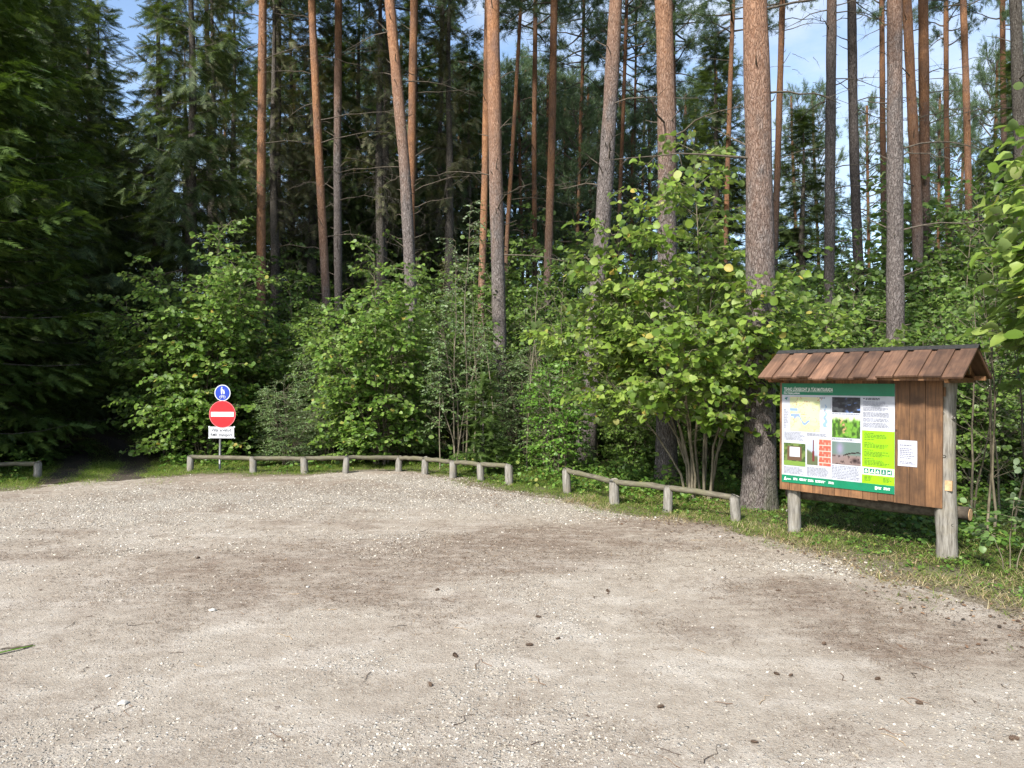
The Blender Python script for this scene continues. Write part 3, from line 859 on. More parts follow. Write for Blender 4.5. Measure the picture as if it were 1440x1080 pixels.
def pine(label, Y, px, w0, w1, zt, tone=1., stubs=14, H=None, limb=0, crown=None, seed=0, mat='pine_bark', group=None, name='pine_tree', crown_scale=1., rgh=.02):
    if px[0][0] > 1090 and group is None: crown_scale = .62
    r = np.random.default_rng(seed + int(Y * 10) + int(px[0][0]))
    pts = np.array([P(u, v, Y) for u, v in px])                # measured, top first
    pts = pts[np.argsort(pts[:, 2])]
    base = pts[0].copy(); sl = (pts[1] - pts[0]) / (pts[1][2] - pts[0][2])
    base = pts[0] - sl * (pts[0][2] + .15) * .8; base[2] = -.15
    H = H or min(27., max(22., 2 + .533 * Y + 8))
    sl = (pts[-1] - pts[-2]) / (pts[-1][2] - pts[-2][2])
    top = pts[-1] + sl * (H - pts[-1][2]) * .6; top[2] = H
    allp = np.vstack([base, pts, top]) if pts[0][2] > .2 else np.vstack([base, pts[1:] if len(pts) > 2 else pts[-1:], top])
    zz = np.concatenate([np.linspace(-.15, 1.2, 9), np.arange(1.5, H, .35), [H]])
    cx = np.interp(zz, allp[:, 2], allp[:, 0]); cy = np.interp(zz, allp[:, 2], allp[:, 1])
    k = np.hanning(9); k /= k.sum(); pad = lambda c: np.convolve(np.pad(c, 4, mode='edge'), k, 'valid')
    cx = np.where(zz > 1.2, pad(cx), cx); cy = pad(cy)
    zb, ze = .8, P(0, 0, Y)[2]
    rad = np.interp(zz, [0, ze, H], [w0 * Y / F / 2, w1 * Y / F / 2, .04]) * (1 + .03 * np.sin(zz * 2.1 + seed))
    rad = rad * (1 + .28 * np.exp(-zz.clip(0) * 3.2))
    root = empty(name, (cx[1], cy[1], 0.))
    tb = MB(); C = np.c_[cx - cx[1], cy - cy[1], zz]
    tb.tube(C, rad, 16 if Y < 20 else 10, rough=rgh, rg=r)

    def at(z): return np.array([np.interp(z, zz, C[:, 0]), np.interp(z, zz, C[:, 1]), z]), np.interp(z, zz, rad)
    for s in range(int(stubs * 1.6)):
        z = 2.2 + (H * .62 - 2.2) * r.random(); p, q = at(z); a = r.random() * 6.283; L = .06 + .35 * r.random() ** 2 + .25 * (r.random() < .3)
        d = np.array([math.cos(a), math.sin(a), .15 + .5 * r.random()])
        tb.tube(np.array([p + d * q * .7, p + d * (q + L * .5), p + d * (q + L) + UP * .06 * r.standard_normal()]), [.016, .011, .005], 5, mi=1)
    for s in range(limb + 3):
        z = ze * (.42 + .62 * r.random()); p, q = at(z); a = (math.pi if r.random() < .5 else 0) + r.standard_normal() * .8; L = 1. + 1.8 * r.random()
        d = np.array([math.cos(a), math.sin(a), .05 + .25 * r.random()]); T = np.linspace(0, 1, 7)
        B = p + d * (q * .7 + L * T[:, None]) + np.cumsum(r.standard_normal((7, 3)) * .035, 0) - UP * (.22 * L * T * T)[:, None]
        tb.tube(B, np.linspace(.020, .005, 7), 5, cap=False, mi=1)
        for j in range(6):
            i = 2 + int(r.random() * 4); e = B[i] + d * .2 * r.random() + r.standard_normal(3) * .22
            tb.tube(np.array([B[i], (B[i] + e) / 2 + .02, e]), [.007, .005, .002], 3, cap=False, mi=1)
    t = tb.build('trunk', [M[mat], M['twig']], root, smooth=True)
    t.color = (zt / 20., tone, 0, 1)
    ch = crown or H * .34
    c = bpy.data.objects.new('crown', CROWNS[int(r.integers(0, 3))]); COL.objects.link(c); c.parent = root
    c.location = (np.interp(H - ch, zz, C[:, 0]), np.interp(H - ch, zz, C[:, 1]), H - ch)
    c.rotation_euler = (0, 0, r.random() * 6.28); q = ch / 9. * crown_scale; c.scale = (q * 1.05, q * 1.05, ch / 9.)
    tag(root, label, 'pine tree' if mat == 'pine_bark' else 'tree', group)
    return root


PT = 'pine tree'
pine('slender straight orange pine right of the road sign, rising out of the left hazel bush', 24, [(371, 0), (368, 250), (367, 520)], 13, 11, 1.5, .95, 24, limb=3)
pine('thin grey brown trunk just right of the slender straight orange pine', 29, [(392, 0), (391, 200), (388, 420)], 11, 9, 30, .85, 12, mat='spruce_bark', limb=8)
pine('slender leaning orange pine with long dead side branches, left of the grey pink pine', 23.5, [(439, 0), (449, 220), (458, 400), (468, 600)], 13, 10, 4.5, 1.0, 22, limb=9)
pine('straight grey pink pine just right of the slender leaning orange one', 26, [(477, 0), (475, 220), (476, 420), (480, 610)], 12, 10, 11, .92, 22, limb=2)
pine('thick leaning pine behind the tall middle hazel, grey below and orange above', 20.5, [(548, 0), (558, 110), (570, 240), (578, 410), (575, 625)], 19, 14, 7.6, 1.12, 26)
pine('straight orange pine just right of the thick leaning pine', 24, [(583, 0), (580, 150), (578, 280), (577, 600)], 12, 11, 3.0, .85, 16, limb=2)
pine('thin dark trunk with peeling bark left of the twin orange pines', 33, [(623, 0), (619, 180), (615, 370)], 8, 6, 24, .75, 30, limb=4)
pine('thin orange pine on the left of the twin trunks', 22.5, [(686, 0), (682, 250), (677, 420), (674, 610)], 11, 9, 2.6, 1.0, 12)
pine('stout orange topped pine on the right of the twin trunks', 19.5, [(693, 0), (697, 250), (702, 450), (705, 630)], 20, 18, 6.3, 1.12, 18)
pine('very thin leaning pine right of the twin orange trunks', 30, [(733, 0), (722, 190), (713, 330), (708, 480)], 7, 5, 5, .8, 12)
pine('thin dark red pine left of the straight reddish pine in the middle', 33, [(753, 0), (751, 200), (752, 400)], 8, 6.5, 6, .55, 24, limb=3)
pine('straight reddish pine in the middle of the view, dark below', 27, [(779, 0), (776, 200), (770, 390)], 13, 10, 5.5, .72, 18)
pine('very thin dark pine right of the straight reddish middle pine', 38, [(821, 0), (817, 180), (812, 330)], 6, 4.5, 6, .55, 20, limb=4)
pine('stout leaning pine with a pale lichen covered base left of the bright hazel', 17.2, [(866, 0), (857, 160), (850, 280), (836, 470), (822, 655)], 27, 18, 8.5, 1.02, 14, limb=2)
pine('thin dark pine just right of the stout leaning lichen pine', 36, [(881, 0), (876, 160), (870, 320)], 6, 5, 9, .5, 22, limb=4)
pine('thinnest dark trunk in the sky gap left of the second thickest pine', 42, [(894, 40), (892, 200), (889, 340)], 4.5, 3, 12, .45, 24, limb=6)
pine('second thickest pine, grey and straight, behind the short log barrier', 13.7, [(932, 0), (937, 150), (938, 300), (937, 680)], 29, 24, 5.5, .98, 8)
pine('thin dark trunk half hidden by the second thickest pine', 38, [(946, 0), (948, 150), (949, 300)], 5, 4, 9, .5, 14, limb=3)
pine('thin brown pine left of the thickest pine, above the bright hazel', 33, [(1030, 0), (1026, 120), (1022, 260)], 8, 6, 5, .7, 12, limb=2)
pine('thickest pine, beside the right end of the short log barrier', 11.0, [(1060, 0), (1066, 200), (1070, 480), (1068, 715)], 44, 33, 4.6, 1.0, 5, rgh=.012)
pine('thin dark red pine just right of the thickest pine', 28, [(1099, 0), (1095, 150), (1089, 360)], 9, 8, 7, .55, 10, limb=3)
pine('grey brown pine with long bare limbs, left one of a pair against the sky', 22, [(1168, 0), (1167, 150), (1166, 330)], 15, 13, 13, .68, 12, limb=9)
pine('dark grey pine with long bare limbs, right one of a pair against the sky', 24, [(1196, 0), (1198, 150), (1203, 300), (1210, 430)], 14, 12, 15, .52, 16, limb=9)
pine('thin brown pine left of the grey trunk that rises behind the board', 32, [(1238, 0), (1240, 180), (1243, 350)], 9, 7, 9, .62, 16, limb=3)
pine('straight grey pine rising directly behind the information board roof', 15.2, [(1256, 0), (1257, 200), (1259, 490)], 25, 19, 8.3, .98, 12)
pine('orange brown pine right of the grey trunk behind the board', 22, [(1273, 0), (1281, 150), (1289, 300), (1291, 420)], 16, 12, 6.0, .92, 12, limb=2)
pine('dark reddish pine partly hidden by the orange brown one', 24.5, [(1296, 0), (1298, 150), (1300, 350)], 15, 13, 7, .60, 16, limb=6)
pine('thin orange pine left of the rightmost orange trunk', 34, [(1328, 0), (1329, 150), (1333, 340)], 8, 6.5, 6, .75, 20, limb=3)
pine('rightmost orange trunk, above the hanging hazel', 28, [(1352, 0), (1357, 130), (1362, 320)], 10, 8.5, 6, .82, 20, limb=4)
pine('thin dark trunk near the right edge above the hanging hazel', 32, [(1407, 0), (1409, 150), (1413, 300)], 9, 7, 12, .55, 16, limb=2)
pine('stouter shaded trunk at the right edge behind hazel leaves', 19, [(1425, 0), (1431, 150), (1437, 320)], 18, 15, 20, .7, 12, mat='spruce_bark', limb=3)
pine('thin grey trunk behind the left hazel, below the sky gap', 31, [(292, 0), (294, 200), (296, 330)], 8, 6, 30, .9, 14, mat='spruce_bark', limb=6)
pine('grey brown trunk inside hanging twigs left of the leaning pine', 29, [(547, 60), (543, 200), (540, 350)], 11, 9, 30, .8, 12, mat='spruce_bark', limb=10)
GP = 'pines deep in the forest'
LP = 'slender pine deep in the forest with its green crown in view'
for (u, y, H, w) in [(640, 44, 21, 5), (668, 50, 24, 5), (700, 40, 19, 5), (722, 46, 22, 5), (742, 52, 25, 5), (764, 42, 20, 5), (795, 45, 21, 5), (803, 55, 25, 4), (833, 44, 20, 5), (845, 52, 23, 4), (868, 48, 21, 5), (899, 56, 24, 4),
                     (915, 46, 20, 5), (960, 50, 22, 4), (985, 55, 25, 4), (1012, 46, 22, 5), (1122, 58, 25, 4), (1152, 62, 27, 4), (1222, 60, 25, 4), (1302, 58, 24, 4), (1318, 50, 22, 4), (1390, 46, 23, 5), (1420, 52, 25, 4), (1345, 54, 24, 4), (810, 36, 16, 5), (735, 37, 17, 5), (655, 38, 18, 5),
                     (500, 50, 25, 5), (410, 52, 25, 5), (310, 50, 25, 5), (560, 48, 25, 5), (1450, 40, 22, 5), (887, 40, 16, 5), (780, 60, 24, 4)]:
    vt = HZ - (H * .8 - 2) / y * F
    pine(LP, y, [(u + rng.normal() * 5, vt), (u, 400)], w + 1, w * .7, 6, .6, 16, H=H, crown=H * (.5 + .1 * rng.random()), group=GP, limb=3, seed=int(u), crown_scale=.85 if u < 1100 else .6)

# ------------------------------------------------------------------ ground cover
BL = (np.array([[0, -.5, 0], [0, .5, 0], [.42, .38, .05], [.42, -.38, .05], [.8, .22, .2], [.8, -.22, .2], [1, 0, .42]], float), [np.array([[0, 1, 2, 3], [3, 2, 4, 5]]), np.array([[5, 4, 6]])])


def scatter_grass(name, n, region, dens, h0, h1, mat):
    x = region[0] + (region[1] - region[0]) * rng.random(n); y = region[2] + (region[3] - region[2]) * rng.random(n)
    keep = rng.random(n) < dens(x, y); x, y = x[keep], y[keep]; k = len(x)
    a = rng.random(k) * 6.283; le = .7 + 1.8 * rng.random(k)
    h = (h0 + (h1 - h0) * rng.random(k)) * (.5 + 1.0 * vnoise(x * 2, y * 2, 51))
    up = np.c_[np.cos(a) * le, np.sin(a) * le, np.ones(k)]
    nr = np.c_[-np.cos(a), -np.sin(a), le]
    b = MB(); b.tile(BL[0], BL[1], frames(up, nr, np.c_[h, .0035 + .0035 * rng.random(k), -h * .8]), np.c_[x, y, np.maximum(floor_z(x, y), lot_z(x, y) - (inside_n(x, y) <= -.4)) - .004])
    o = b.build(name, mat); tag(o, kind='stuff')
    return o


def g_dens(x, y):
    i = inside(x, y); s, d = path_d(x, y)
    rut = np.exp(-((np.abs(s) - .62) / .3) ** 2) * (d < 1.6)
    patch = vnoise(x * 1.6, y * 1.6, 61)
    e = np.maximum(ss(.12, -.25, inside_n(x, y)), .16 * ss(.7, .2, inside_n(x, y)) * ss(.5, .62, patch)) * ss(-5, -2.2, i) * (.65 + .8 * patch)
    east = ss(3.3, 4.0, x)
    e = e * (1 - east * .45)
    return np.clip(e * (1 - .95 * rut), 0, 1)


scatter_grass('grass', 560000, (-14, 8.5, 5, 17), g_dens, .06, .15, M['grass'])
scatter_grass('track_grass', 26000, (-16, -6.5, 13.2, 24), lambda x, y: np.clip(np.exp(-(path_d(x, y)[0] / .32) ** 2) + .5 * np.exp(-((np.abs(path_d(x, y)[0]) - 1.3) / .35) ** 2), 0, 1) * (path_d(x, y)[1] < 2), .07, .18, M['grass'])
scatter_grass('dry_grass', 90000, (.5, 8.5, 5, 12), lambda x, y: ss(.45, 0., inside(x, y)) * ss(-1.9, -.9, inside(x, y)) * .7 * ss(.35, .6, vnoise(x * 2.3, y * 2.3, 71)), .05, .14, M['straw'])


def scatter_herb(name, n, region, dens, proto, l0, l1, z1, mat, flat=.5):
    x = region[0] + (region[1] - region[0]) * rng.random(n); y = region[2] + (region[3] - region[2]) * rng.random(n)
    keep = rng.random(n) < dens(x, y); x, y = x[keep], y[keep]; k = len(x)
    b = MB(); m_ = 5
    X = np.repeat(x, m_); Y = np.repeat(y, m_); hh = np.repeat(.04 + (z1 - .04) * rng.random(k) ** 1.6 * (.3 + 1.2 * vnoise(x * 1.1, y * 1.1, 81)), m_)
    kk = k * m_; a = np.tile(np.arange(m_) * 6.283 / m_, k) + np.repeat(rng.random(k) * 6.28, m_) + rng.normal(size=kk) * .25
    l = np.repeat(l0 + (l1 - l0) * rng.random(k), m_) * (.7 + .5 * rng.random(kk))
    zj = hh * (.55 + .45 * rng.random(kk))
    ax = np.c_[np.cos(a), np.sin(a), -.15 + .4 * rng.normal(size=kk)]
    b.tile(proto[0], proto[1], frames(ax, np.c_[rng.normal(size=(kk, 2)) * flat, np.ones(kk)], l), np.c_[X + np.cos(a) * l * .3, Y + np.sin(a) * l * .3, floor_z(X, Y) + zj])
    tag(b.build(name, mat, smooth=True), kind='stuff')


def off_path(x, y): return ss(.95, 1.5, path_d(x, y)[1])


scatter_herb('herb_cover', 21000, (-15, 10, 6, 18), lambda x, y: ss(-.5, -1.15, inside(x, y) + 1.1 * ss(2.5, 3.5, x)) * ss(-6.5, -3, inside(x, y)) * off_path(x, y) * (.15 + 1.1 * ss(.4, .65, vnoise(x * .9, y * .9, 91))), LEAF, .035, .075, .34, M['herb'])
scatter_herb('tall_undergrowth', 15000, (-16, 14, 9, 26), lambda x, y: ss(-1.7, -2.6, inside(x, y)) * off_path(x, y) * (.2 + ss(.4, .6, vnoise(x * .6 + 4, y * .6, 93))), LEAF, .05, .11, .75, M['hazel_dark'], .6)
scatter_herb('low_clover', 14000, (-13, 8, 6, 15.5), lambda x, y: ss(-.1, -.5, inside(x, y)) * ss(-2.4, -1.2, inside(x, y)) * (.35 + .65 * ss(.42, .58, vnoise(x * 1.3, y * 1.3, 95))) * off_path(x, y), LEAF, .018, .04, .10, M['herb'])
# dry leaves and needles under the trees by the board
b = MB(); n = 15000
x = -2.5 + 11 * rng.random(n); y = 5 + 10 * rng.random(n); i = inside(x, y)
keep = rng.random(n) < ss(1.1, .1, i) * ss(-3.4, -1., i) * (.25 + .75 * ss(2, 4, x)); x, y = x[keep], y[keep]; k = len(x)
a = rng.random(k) * 6.28
b.tile(LEAF[0], LEAF[1], frames(np.c_[np.cos(a), np.sin(a), .2 * rng.normal(size=k)], np.c_[rng.normal(size=(k, 2)) * .35, np.ones(k)], .012 + .026 * rng.random(k)), np.c_[x, y, np.maximum(floor_z(x, y), lot_z(x, y)) + .010])
tag(b.build('leaf_litter', M['litter']), kind='stuff')

# ------------------------------------------------------------------ log barriers
def barrier(name, label, posts, extra_rail=(None, None), pr=.074, rr=.045):
    pp = [(G(u, vb), CAM_H - (vt - HZ) / F * G(u, vb)[1]) for u, vb, vt in posts]
    root = empty(name, tuple(pp[len(pp) // 2][0]))
    o0 = pp[len(pp) // 2][0]
    tops = []
    for g, zt in pp:
        b = MB(); r = pr * (.9 + .2 * rng.random()); T = np.array([-.12, 0, .1, zt - .02, zt + .02])
        b.tube(np.c_[g[0] - o0[0] + .008 * rng.standard_normal(5), g[1] - o0[1] + .008 * rng.standard_normal(5), T], [r * 1.02, r, r, r * .97, r * .85], 12, rough=.025)
        ob = b.build('post', M['timber'], root, smooth=True)
        tops.append(np.array([g[0] - o0[0], g[1] - o0[1], zt - .035]))
    if extra_rail[0] is not None: tops = [np.array(extra_rail[0]) - o0] + tops
    for p, q in zip(tops[:-1], tops[1:]):
        d = q - p; L = np.linalg.norm(d); d = d / L
        b = MB(); k = 8; T = np.linspace(0, L, k)
        c = np.c_[T, .006 * rng.standard_normal(k), .008 * np.sin(T * 3 / L) + .004 * rng.standard_normal(k)]
        b.tube(c, rr * (1 + .05 * rng.standard_normal(k)), 10, rough=.02)
        ob = b.build('rail', M['rail'], root, smooth=True)
        sd = -np.array([q[1] - p[1], p[0] - q[0], 0]) / np.linalg.norm((q - p)[:2])
        ob.location = p - d * .0 + UP * .02
        ob.rotation_euler = (0, -math.asin(d[2]), math.atan2(d[1], d[0]))
    tag(root, label, 'barrier')
    return root


barrier('log_barrier', 'long low grey log barrier passing in front of the road sign and the middle bushes',
        [(267, 664, 642), (356, 666, 644), (428, 667, 644), (486, 667, 643), (561, 664, 643), (597, 668, 645), (637, 673, 649), (676, 678, 653), (716, 683, 655)])
barrier('log_barrier', 'short low log barrier sloping to the foot of the thickest pine',
        [(797, 694, 661), (864, 711, 677), (939, 722, 685), (1035, 735, 699)])
lp = G(-150, 676)
barrier('log_barrier', 'end of a low log barrier at the left edge beside the track', [(-60, 675, 654), (52, 672, 651)], extra_rail=((lp[0], lp[1], .29), None))

# ------------------------------------------------------------------ text
def text_mesh(body, size, bold=False, width=None, align='LEFT'):
    cu = bpy.data.curves.new('lettering', 'FONT'); cu.body = body; cu.size = size; cu.align_x = align
    cu.offset = .013 * size if bold else 0; cu.resolution_u = 3
    ob = bpy.data.objects.new('lettering', cu); COL.objects.link(ob)
    dg = bpy.context.evaluated_depsgraph_get()
    me = bpy.data.meshes.new_from_object(ob.evaluated_get(dg))
    bpy.data.objects.remove(ob); bpy.data.curves.remove(cu)
    n = len(me.vertices); v = np.zeros(n * 3); me.vertices.foreach_get('co', v); v = v.reshape(-1, 3)
    if width:
        v[:, 0] *= width / (v[:, 0].max() - v[:, 0].min())
    fs = [tuple(p.vertices) for p in me.polygons]
    bpy.data.meshes.remove(me)
    return v, fs


def letter(mb, body, size, x, z, y, mi=0, bold=False, width=None, align='LEFT'):
    v, f = text_mesh(body, size, bold, width, align)
    mb.add(np.c_[v[:, 0] + x, np.full(len(v), y), v[:, 1] + z], f, mi)


# ------------------------------------------------------------------ road sign
g = G(310, 662.5)
sg = empty('road_sign', (g[0], g[1], 0), -.06)
tag(sg, 'road sign pole with blue disc, red no entry disc and white text plate', 'road sign')
b = MB(); b.tube(np.array([[-.035, .02, -.2], [-.02, .02, .6], [0, .02, 1.4], [.01, .02, 1.88]]), .024, 12); b.build('pole', M['steel'], sg, smooth=True)
S = g[1] / F
zc = lambda v: CAM_H - (v - HZ) * S


def disc_plate(name, x, z, r, mat, back):
    b = MB(); n = 48; v = []; f = []
    for y in (-.03, -.012):
        for k in range(n):
            a = 2 * math.pi * k / n; v.append([x + r * math.cos(a), y, z + r * math.sin(a)])
    for k in range(n):
        f.append((k, (k + 1) % n, n + (k + 1) % n, n + k))
    b.add(v, f, 1); b.add(v[:n], [tuple(range(n))], 0); b.add(v[n:], [tuple(range(n))[::-1]], 1)
    b.box((x, .0, z), (.05, .012, .03), mi=1)
    return b.build(name, [mat, back], sg)


xb, zb_ = .06, zc(552.5); rb = .178
o = disc_plate('path_sign', xb, zb_, rb, M['blue'], M['steel'])
b = MB(); b.ring(xb, zb_, rb * .90, rb * .998, -.033); b.build('border', M['signwhite'], o)
b = MB(); y = -.034
k = rb / 100.
def pl(pts): b.poly([(xb + p[0] * k, zb_ + p[1] * k) for p in pts], y)
b.disc(xb - 8 * k, zb_ + 67 * k, 8 * k, y, 20)
pl([(-20, 55), (-2, 55), (0, 22), (-4, -14), (-17, -14), (-20, 22)])
b.disc(xb + 17 * k, zb_ + 34 * k, 6.5 * k, y, 20)
pl([(6, 32), (9, 25), (26, 25), (28, 2), (27, -14), (19, -14), (17, 2), (13, -14), (8, -14), (8, 8)])
pl([(-2, 50), (4, 44), (10, 24), (6, 20), (0, 34)])
b.ring(xb - 23 * k, zb_ - 50 * k, 12 * k, 16 * k, y, 24); b.ring(xb + 24 * k, zb_ - 50 * k, 12 * k, 16 * k, y, 24)
for p, q in [((-23, -50), (-10, -30)), ((-10, -30), (14, -30)), ((14, -30), (24, -50)), ((-10, -30), (0, -50)), ((0, -50), (14, -30)), ((-23, -50), (0, -50)), ((14, -30), (11, -22)), ((-16, -25), (-6, -25))]:
    p, q = np.array(p, float), np.array(q, float); d = q - p; d /= np.hypot(*d); nn = np.array([-d[1], d[0]]) * 1.8
    pl([p - nn, q - nn, q + nn, p + nn])
b.build('pictogram', M['signwhite'], o)
xr, zr, r_ = .055, zc(582.5), .295
o = disc_plate('no_entry_sign', xr, zr, r_, M['red'], M['steel'])
b = MB(); b.ring(xr, zr, r_ * .965, r_ * .998, -.033); b.build('border', flat('sign_rim', lin(225, 120, 125), .4), o)
b = MB(); b.rect(xr - .255, xr + .255, zr - .052, zr + .052, -.033); b.build('white_bar', M['signwhite'], o)
xp, zp = .03, zc(608)
hw, hh, cr = .282, .125, .035
pts = []
for cx_, cz_, a0 in ((hw - cr, hh - cr, 0), (-hw + cr, hh - cr, 90), (-hw + cr, -hh + cr, 180), (hw - cr, -hh + cr, 270)):
    for j in range(6):
        a = math.radians(a0 + j * 18); pts.append((cx_ + cr * math.cos(a), cz_ + cr * math.sin(a)))
b = MB(); v = [[xp + p[0], yy, zp + p[1]] for yy in (-.03, -.015) for p in pts]; n = len(pts)
b.add(v, [(j, (j + 1) % n, n + (j + 1) % n, n + j) for j in range(n)], 1); b.add(v[:n], [tuple(range(n))]); b.add(v[n:], [tuple(range(n))[::-1]], 1)
for sx in (-1, 1):
    for sz in (-1, 1):
        b.box((xp + sx * (hw - .004), -.012, zp + sz * (hh - .006)), (.018, .004, .016), mi=0)
o = b.build('text_plate', [M['signwhite'], M['steel']], sg)
b = MB(); letter(b, 'Välja arvatud', .095, xp, zp + .022, -.033, bold=True, width=.44, align='CENTER'); letter(b, 'RMK transport', .095, xp, zp - .083, -.033, bold=True, width=.48, align='CENTER')
b.build('lettering', M['inkdark'], o)

# ------------------------------------------------------------------ information board
PL = G(1110, 750); PR = G(1329, 787.5)
dv = PR - PL; LB = np.hypot(dv[0], dv[1]); th = math.atan2(dv[1], dv[0])
ib = empty('information_board', (PL[0], PL[1], 0), th)
tag(ib, 'roofed brown wooden information board on two grey log posts, with a green and white poster', 'information board')


def logpost(x, r, h, seed):
    b = MB(); zz = np.linspace(-.2, h, 16); r_ = np.random.default_rng(seed)
    b.tube(np.c_[x + .012 * np.sin(zz * 2.2 + seed), .06 + .012 * np.cos(zz * 1.7 + seed), zz], r * (1.05 - .06 * zz) * (1 + .02 * r_.standard_normal(16)), 18, rough=.012, rg=r_)
    for _ in range(5):
        a = r_.random() * 3.1 + 3.1; z = .2 + 1.5 * r_.random(); p = np.array([x + math.cos(a) * r * .95, .06 + math.sin(a) * r * .95, z])
        b.tube(np.array([p, p + .02 * np.array([math.cos(a), math.sin(a), .2])]), [.022, .014], 8)
    return b.build('post', M['timber'], ib, smooth=True)


logpost(.03, .078, 2.05, 1); logpost(LB, .105, 2.08, 2)
b = MB(); b.box((LB + .055, -.043, .83), (.035, .014, .055)); b.build('post_notch', M['cutwood'], ib)
# plank wall (pattern of planks in one mesh)
b = MB(); x = -.085; zlo, zhi = .575, 1.985; k = 0
wr = np.random.default_rng(3)
while x < LB - .02:
    w = .125 + .05 * wr.random() if k < 7 else .155 + .02 * wr.random()
    w = min(w, LB + .015 - x)
    b.box((x + w / 2 - .002, -.062 + .002 * wr.standard_normal(), (zlo + zhi) / 2 + .004 * wr.standard_normal()), (w / 2 - .0025, .012, (zhi - zlo) / 2))
    x += w; k += 1
wall = b.build('plank_wall', M['board'], ib)
b = MB()
b.box((LB / 2, -.035, 1.86), (LB / 2 + .02, .014, .05)); b.box((LB / 2, -.035, .68), (LB / 2 + .02, .014, .05))
b.build('batten', M['board'], ib)
# bottom log and top log
b = MB(); T = np.linspace(-.12, LB + .19, 10)
b.tube(np.c_[T, .20 + 0 * T, .50 + .01 * np.sin(T * 4)], .073 * (1 + .03 * np.sin(T * 7)), 16, rough=.012); lg = b.build('cross_log', M['twig'], ib, smooth=True)
b = MB(); b.tube(np.array([[LB + .191, .20, .50], [LB + .196, .20, .50]]), [.068, .066], 16); b.build('log_end', M['cutwood'], lg)
for yy in (-.02, ):
    b = MB(); T = np.linspace(-.1, LB + .22, 6); b.tube(np.c_[T, .06 + 0 * T, 2.10 + 0 * T], .06, 12); b.build('ridge_beam', M['board'], ib, smooth=True)
# roof
s0, s1 = -.16, 2.10 * LB / 1.806
ze, zr_, half, yc = 2.015, 2.345, .50, .06
ang = math.atan2(zr_ - ze, half); sl = math.hypot(half, zr_ - ze)
roof = None
for side in (-1, 1):
    b = MB(); x = s0; k = 0; rr_ = np.random.default_rng(10 + side)
    R = np.array([[1, 0, 0], [0, math.cos(ang), side * math.sin(ang)], [0, -side * math.sin(ang), math.cos(ang)]])
    R = Matrix.Rotation(-side * ang, 3, 'X'); R = np.array(R)
    while x < s1 - .01:
        w = (.125 if k % 2 == 0 else .085) + .025 * rr_.random(); w = min(w, s1 - x)
        up = .013 if k % 2 == 0 else -.011
        ex = .018 * rr_.standard_normal() + (.012 if k % 2 == 0 else -.02)
        c = np.array([x + w / 2, yc + side * half / 2, (ze + zr_) / 2]) + R @ np.array([0, side * ex / 2, up])
        b.box(c, (w / 2 + (.016 if k % 2 == 0 else .0), sl / 2 + ex / 2, .011), R)
        x += w; k += 1
    o = b.build('roof', M['roof'], ib)
b = MB()
for side in (-1, 1):
    R = np.array(Matrix.Rotation(-side * (ang * 1.0), 3, 'X'))
    b.box(np.array([(s0 + s1) / 2, yc + side * .034, zr_ + .008 - .034 * math.tan(ang) + .022]), ((s1 - s0) / 2 + .02, .04, .003), R)
b.build('ridge_cap', M['felt'], ib)
b = MB()
for xx in (s0 + .10, s1 - .16):
    for side in (-1, 1):
        R = np.array(Matrix.Rotation(-side * ang, 3, 'X'))
        b.box(np.array([xx, yc + side * half / 2, (ze + zr_) / 2]) + R @ np.array([0, 0, -.052]), (.022, sl / 2 - .02, .028), R)
    b.box((xx, yc, ze - .03), (.02, half * .8, .028))
b.build('rafter', M['board'], ib)
b = MB()
for side in (-1, 1):
    b.box(((s0 + s1) / 2, yc + side * (half - .09), ze - .006), ((s1 - s0) / 2 - .03, .022, .025))
b.build('purlin', M['board'], ib)

# poster
px0, px1 = -.055, 1.316 * LB / 1.806
pz0, pz1 = .672, 1.945
PW, PH = px1 - px0, pz1 - pz0
PX = lambda f: px0 + f * PW
PZ = lambda f: pz1 - f * PH
yp = -.084
b = MB(); b.box(((px0 + px1) / 2, yp + .004, (pz0 + pz1) / 2), (PW / 2, .004, PH / 2))
poster = b.build('poster', M['white'], ib)
def band(name, x0, x1, z0, z1, mat, lv=1):
    b = MB(); b.rect(PX(x0), PX(x1), PZ(z1), PZ(z0), yp - .002 * lv); return b.build(name, mat, poster)
band('header_band', 0, 1, 0, .115, M['green']); band('footer_band', 0, 1, .925, 1, M['green'])
band('rules_panel', .735, 1, .435, .925, M['lime']); band('icon_band', .735, 1, .772, .845, M['palegreen'], 2)
b = MB()
letter(b, 'TEHNO LÕKKEKOHT JA TÜKI MATKARADA', .06, PX(.022), PZ(.076), yp - .005, bold=True, width=PW * .46)
b.rect(PX(.022), PX(.482), PZ(.0835), PZ(.081), yp - .005)
letter(b, 'Elva–Vitipalu puhkeala', .034, PX(.02), PZ(.106), yp - .005, bold=True, width=PW * .155)
b.build('title_lettering', M['inkwhite'], poster)
tr_ = np.random.default_rng(77)
def lines(mb, x0, x1, z0, z1, n, th=.42, ragged=.25):
    dz = (z1 - z0) / n
    for k in range(n):
        x = x0; xe = x1 - (x1 - x0) * ragged * tr_.random()
        while x < xe:
            w = min(.008 + .022 * tr_.random(), xe - x)
            mb.rect(PX(x), PX(x + w), PZ(z0 + dz * (k + th)), PZ(z0 + dz * k), yp - .005); x += w + .005
b = MB()
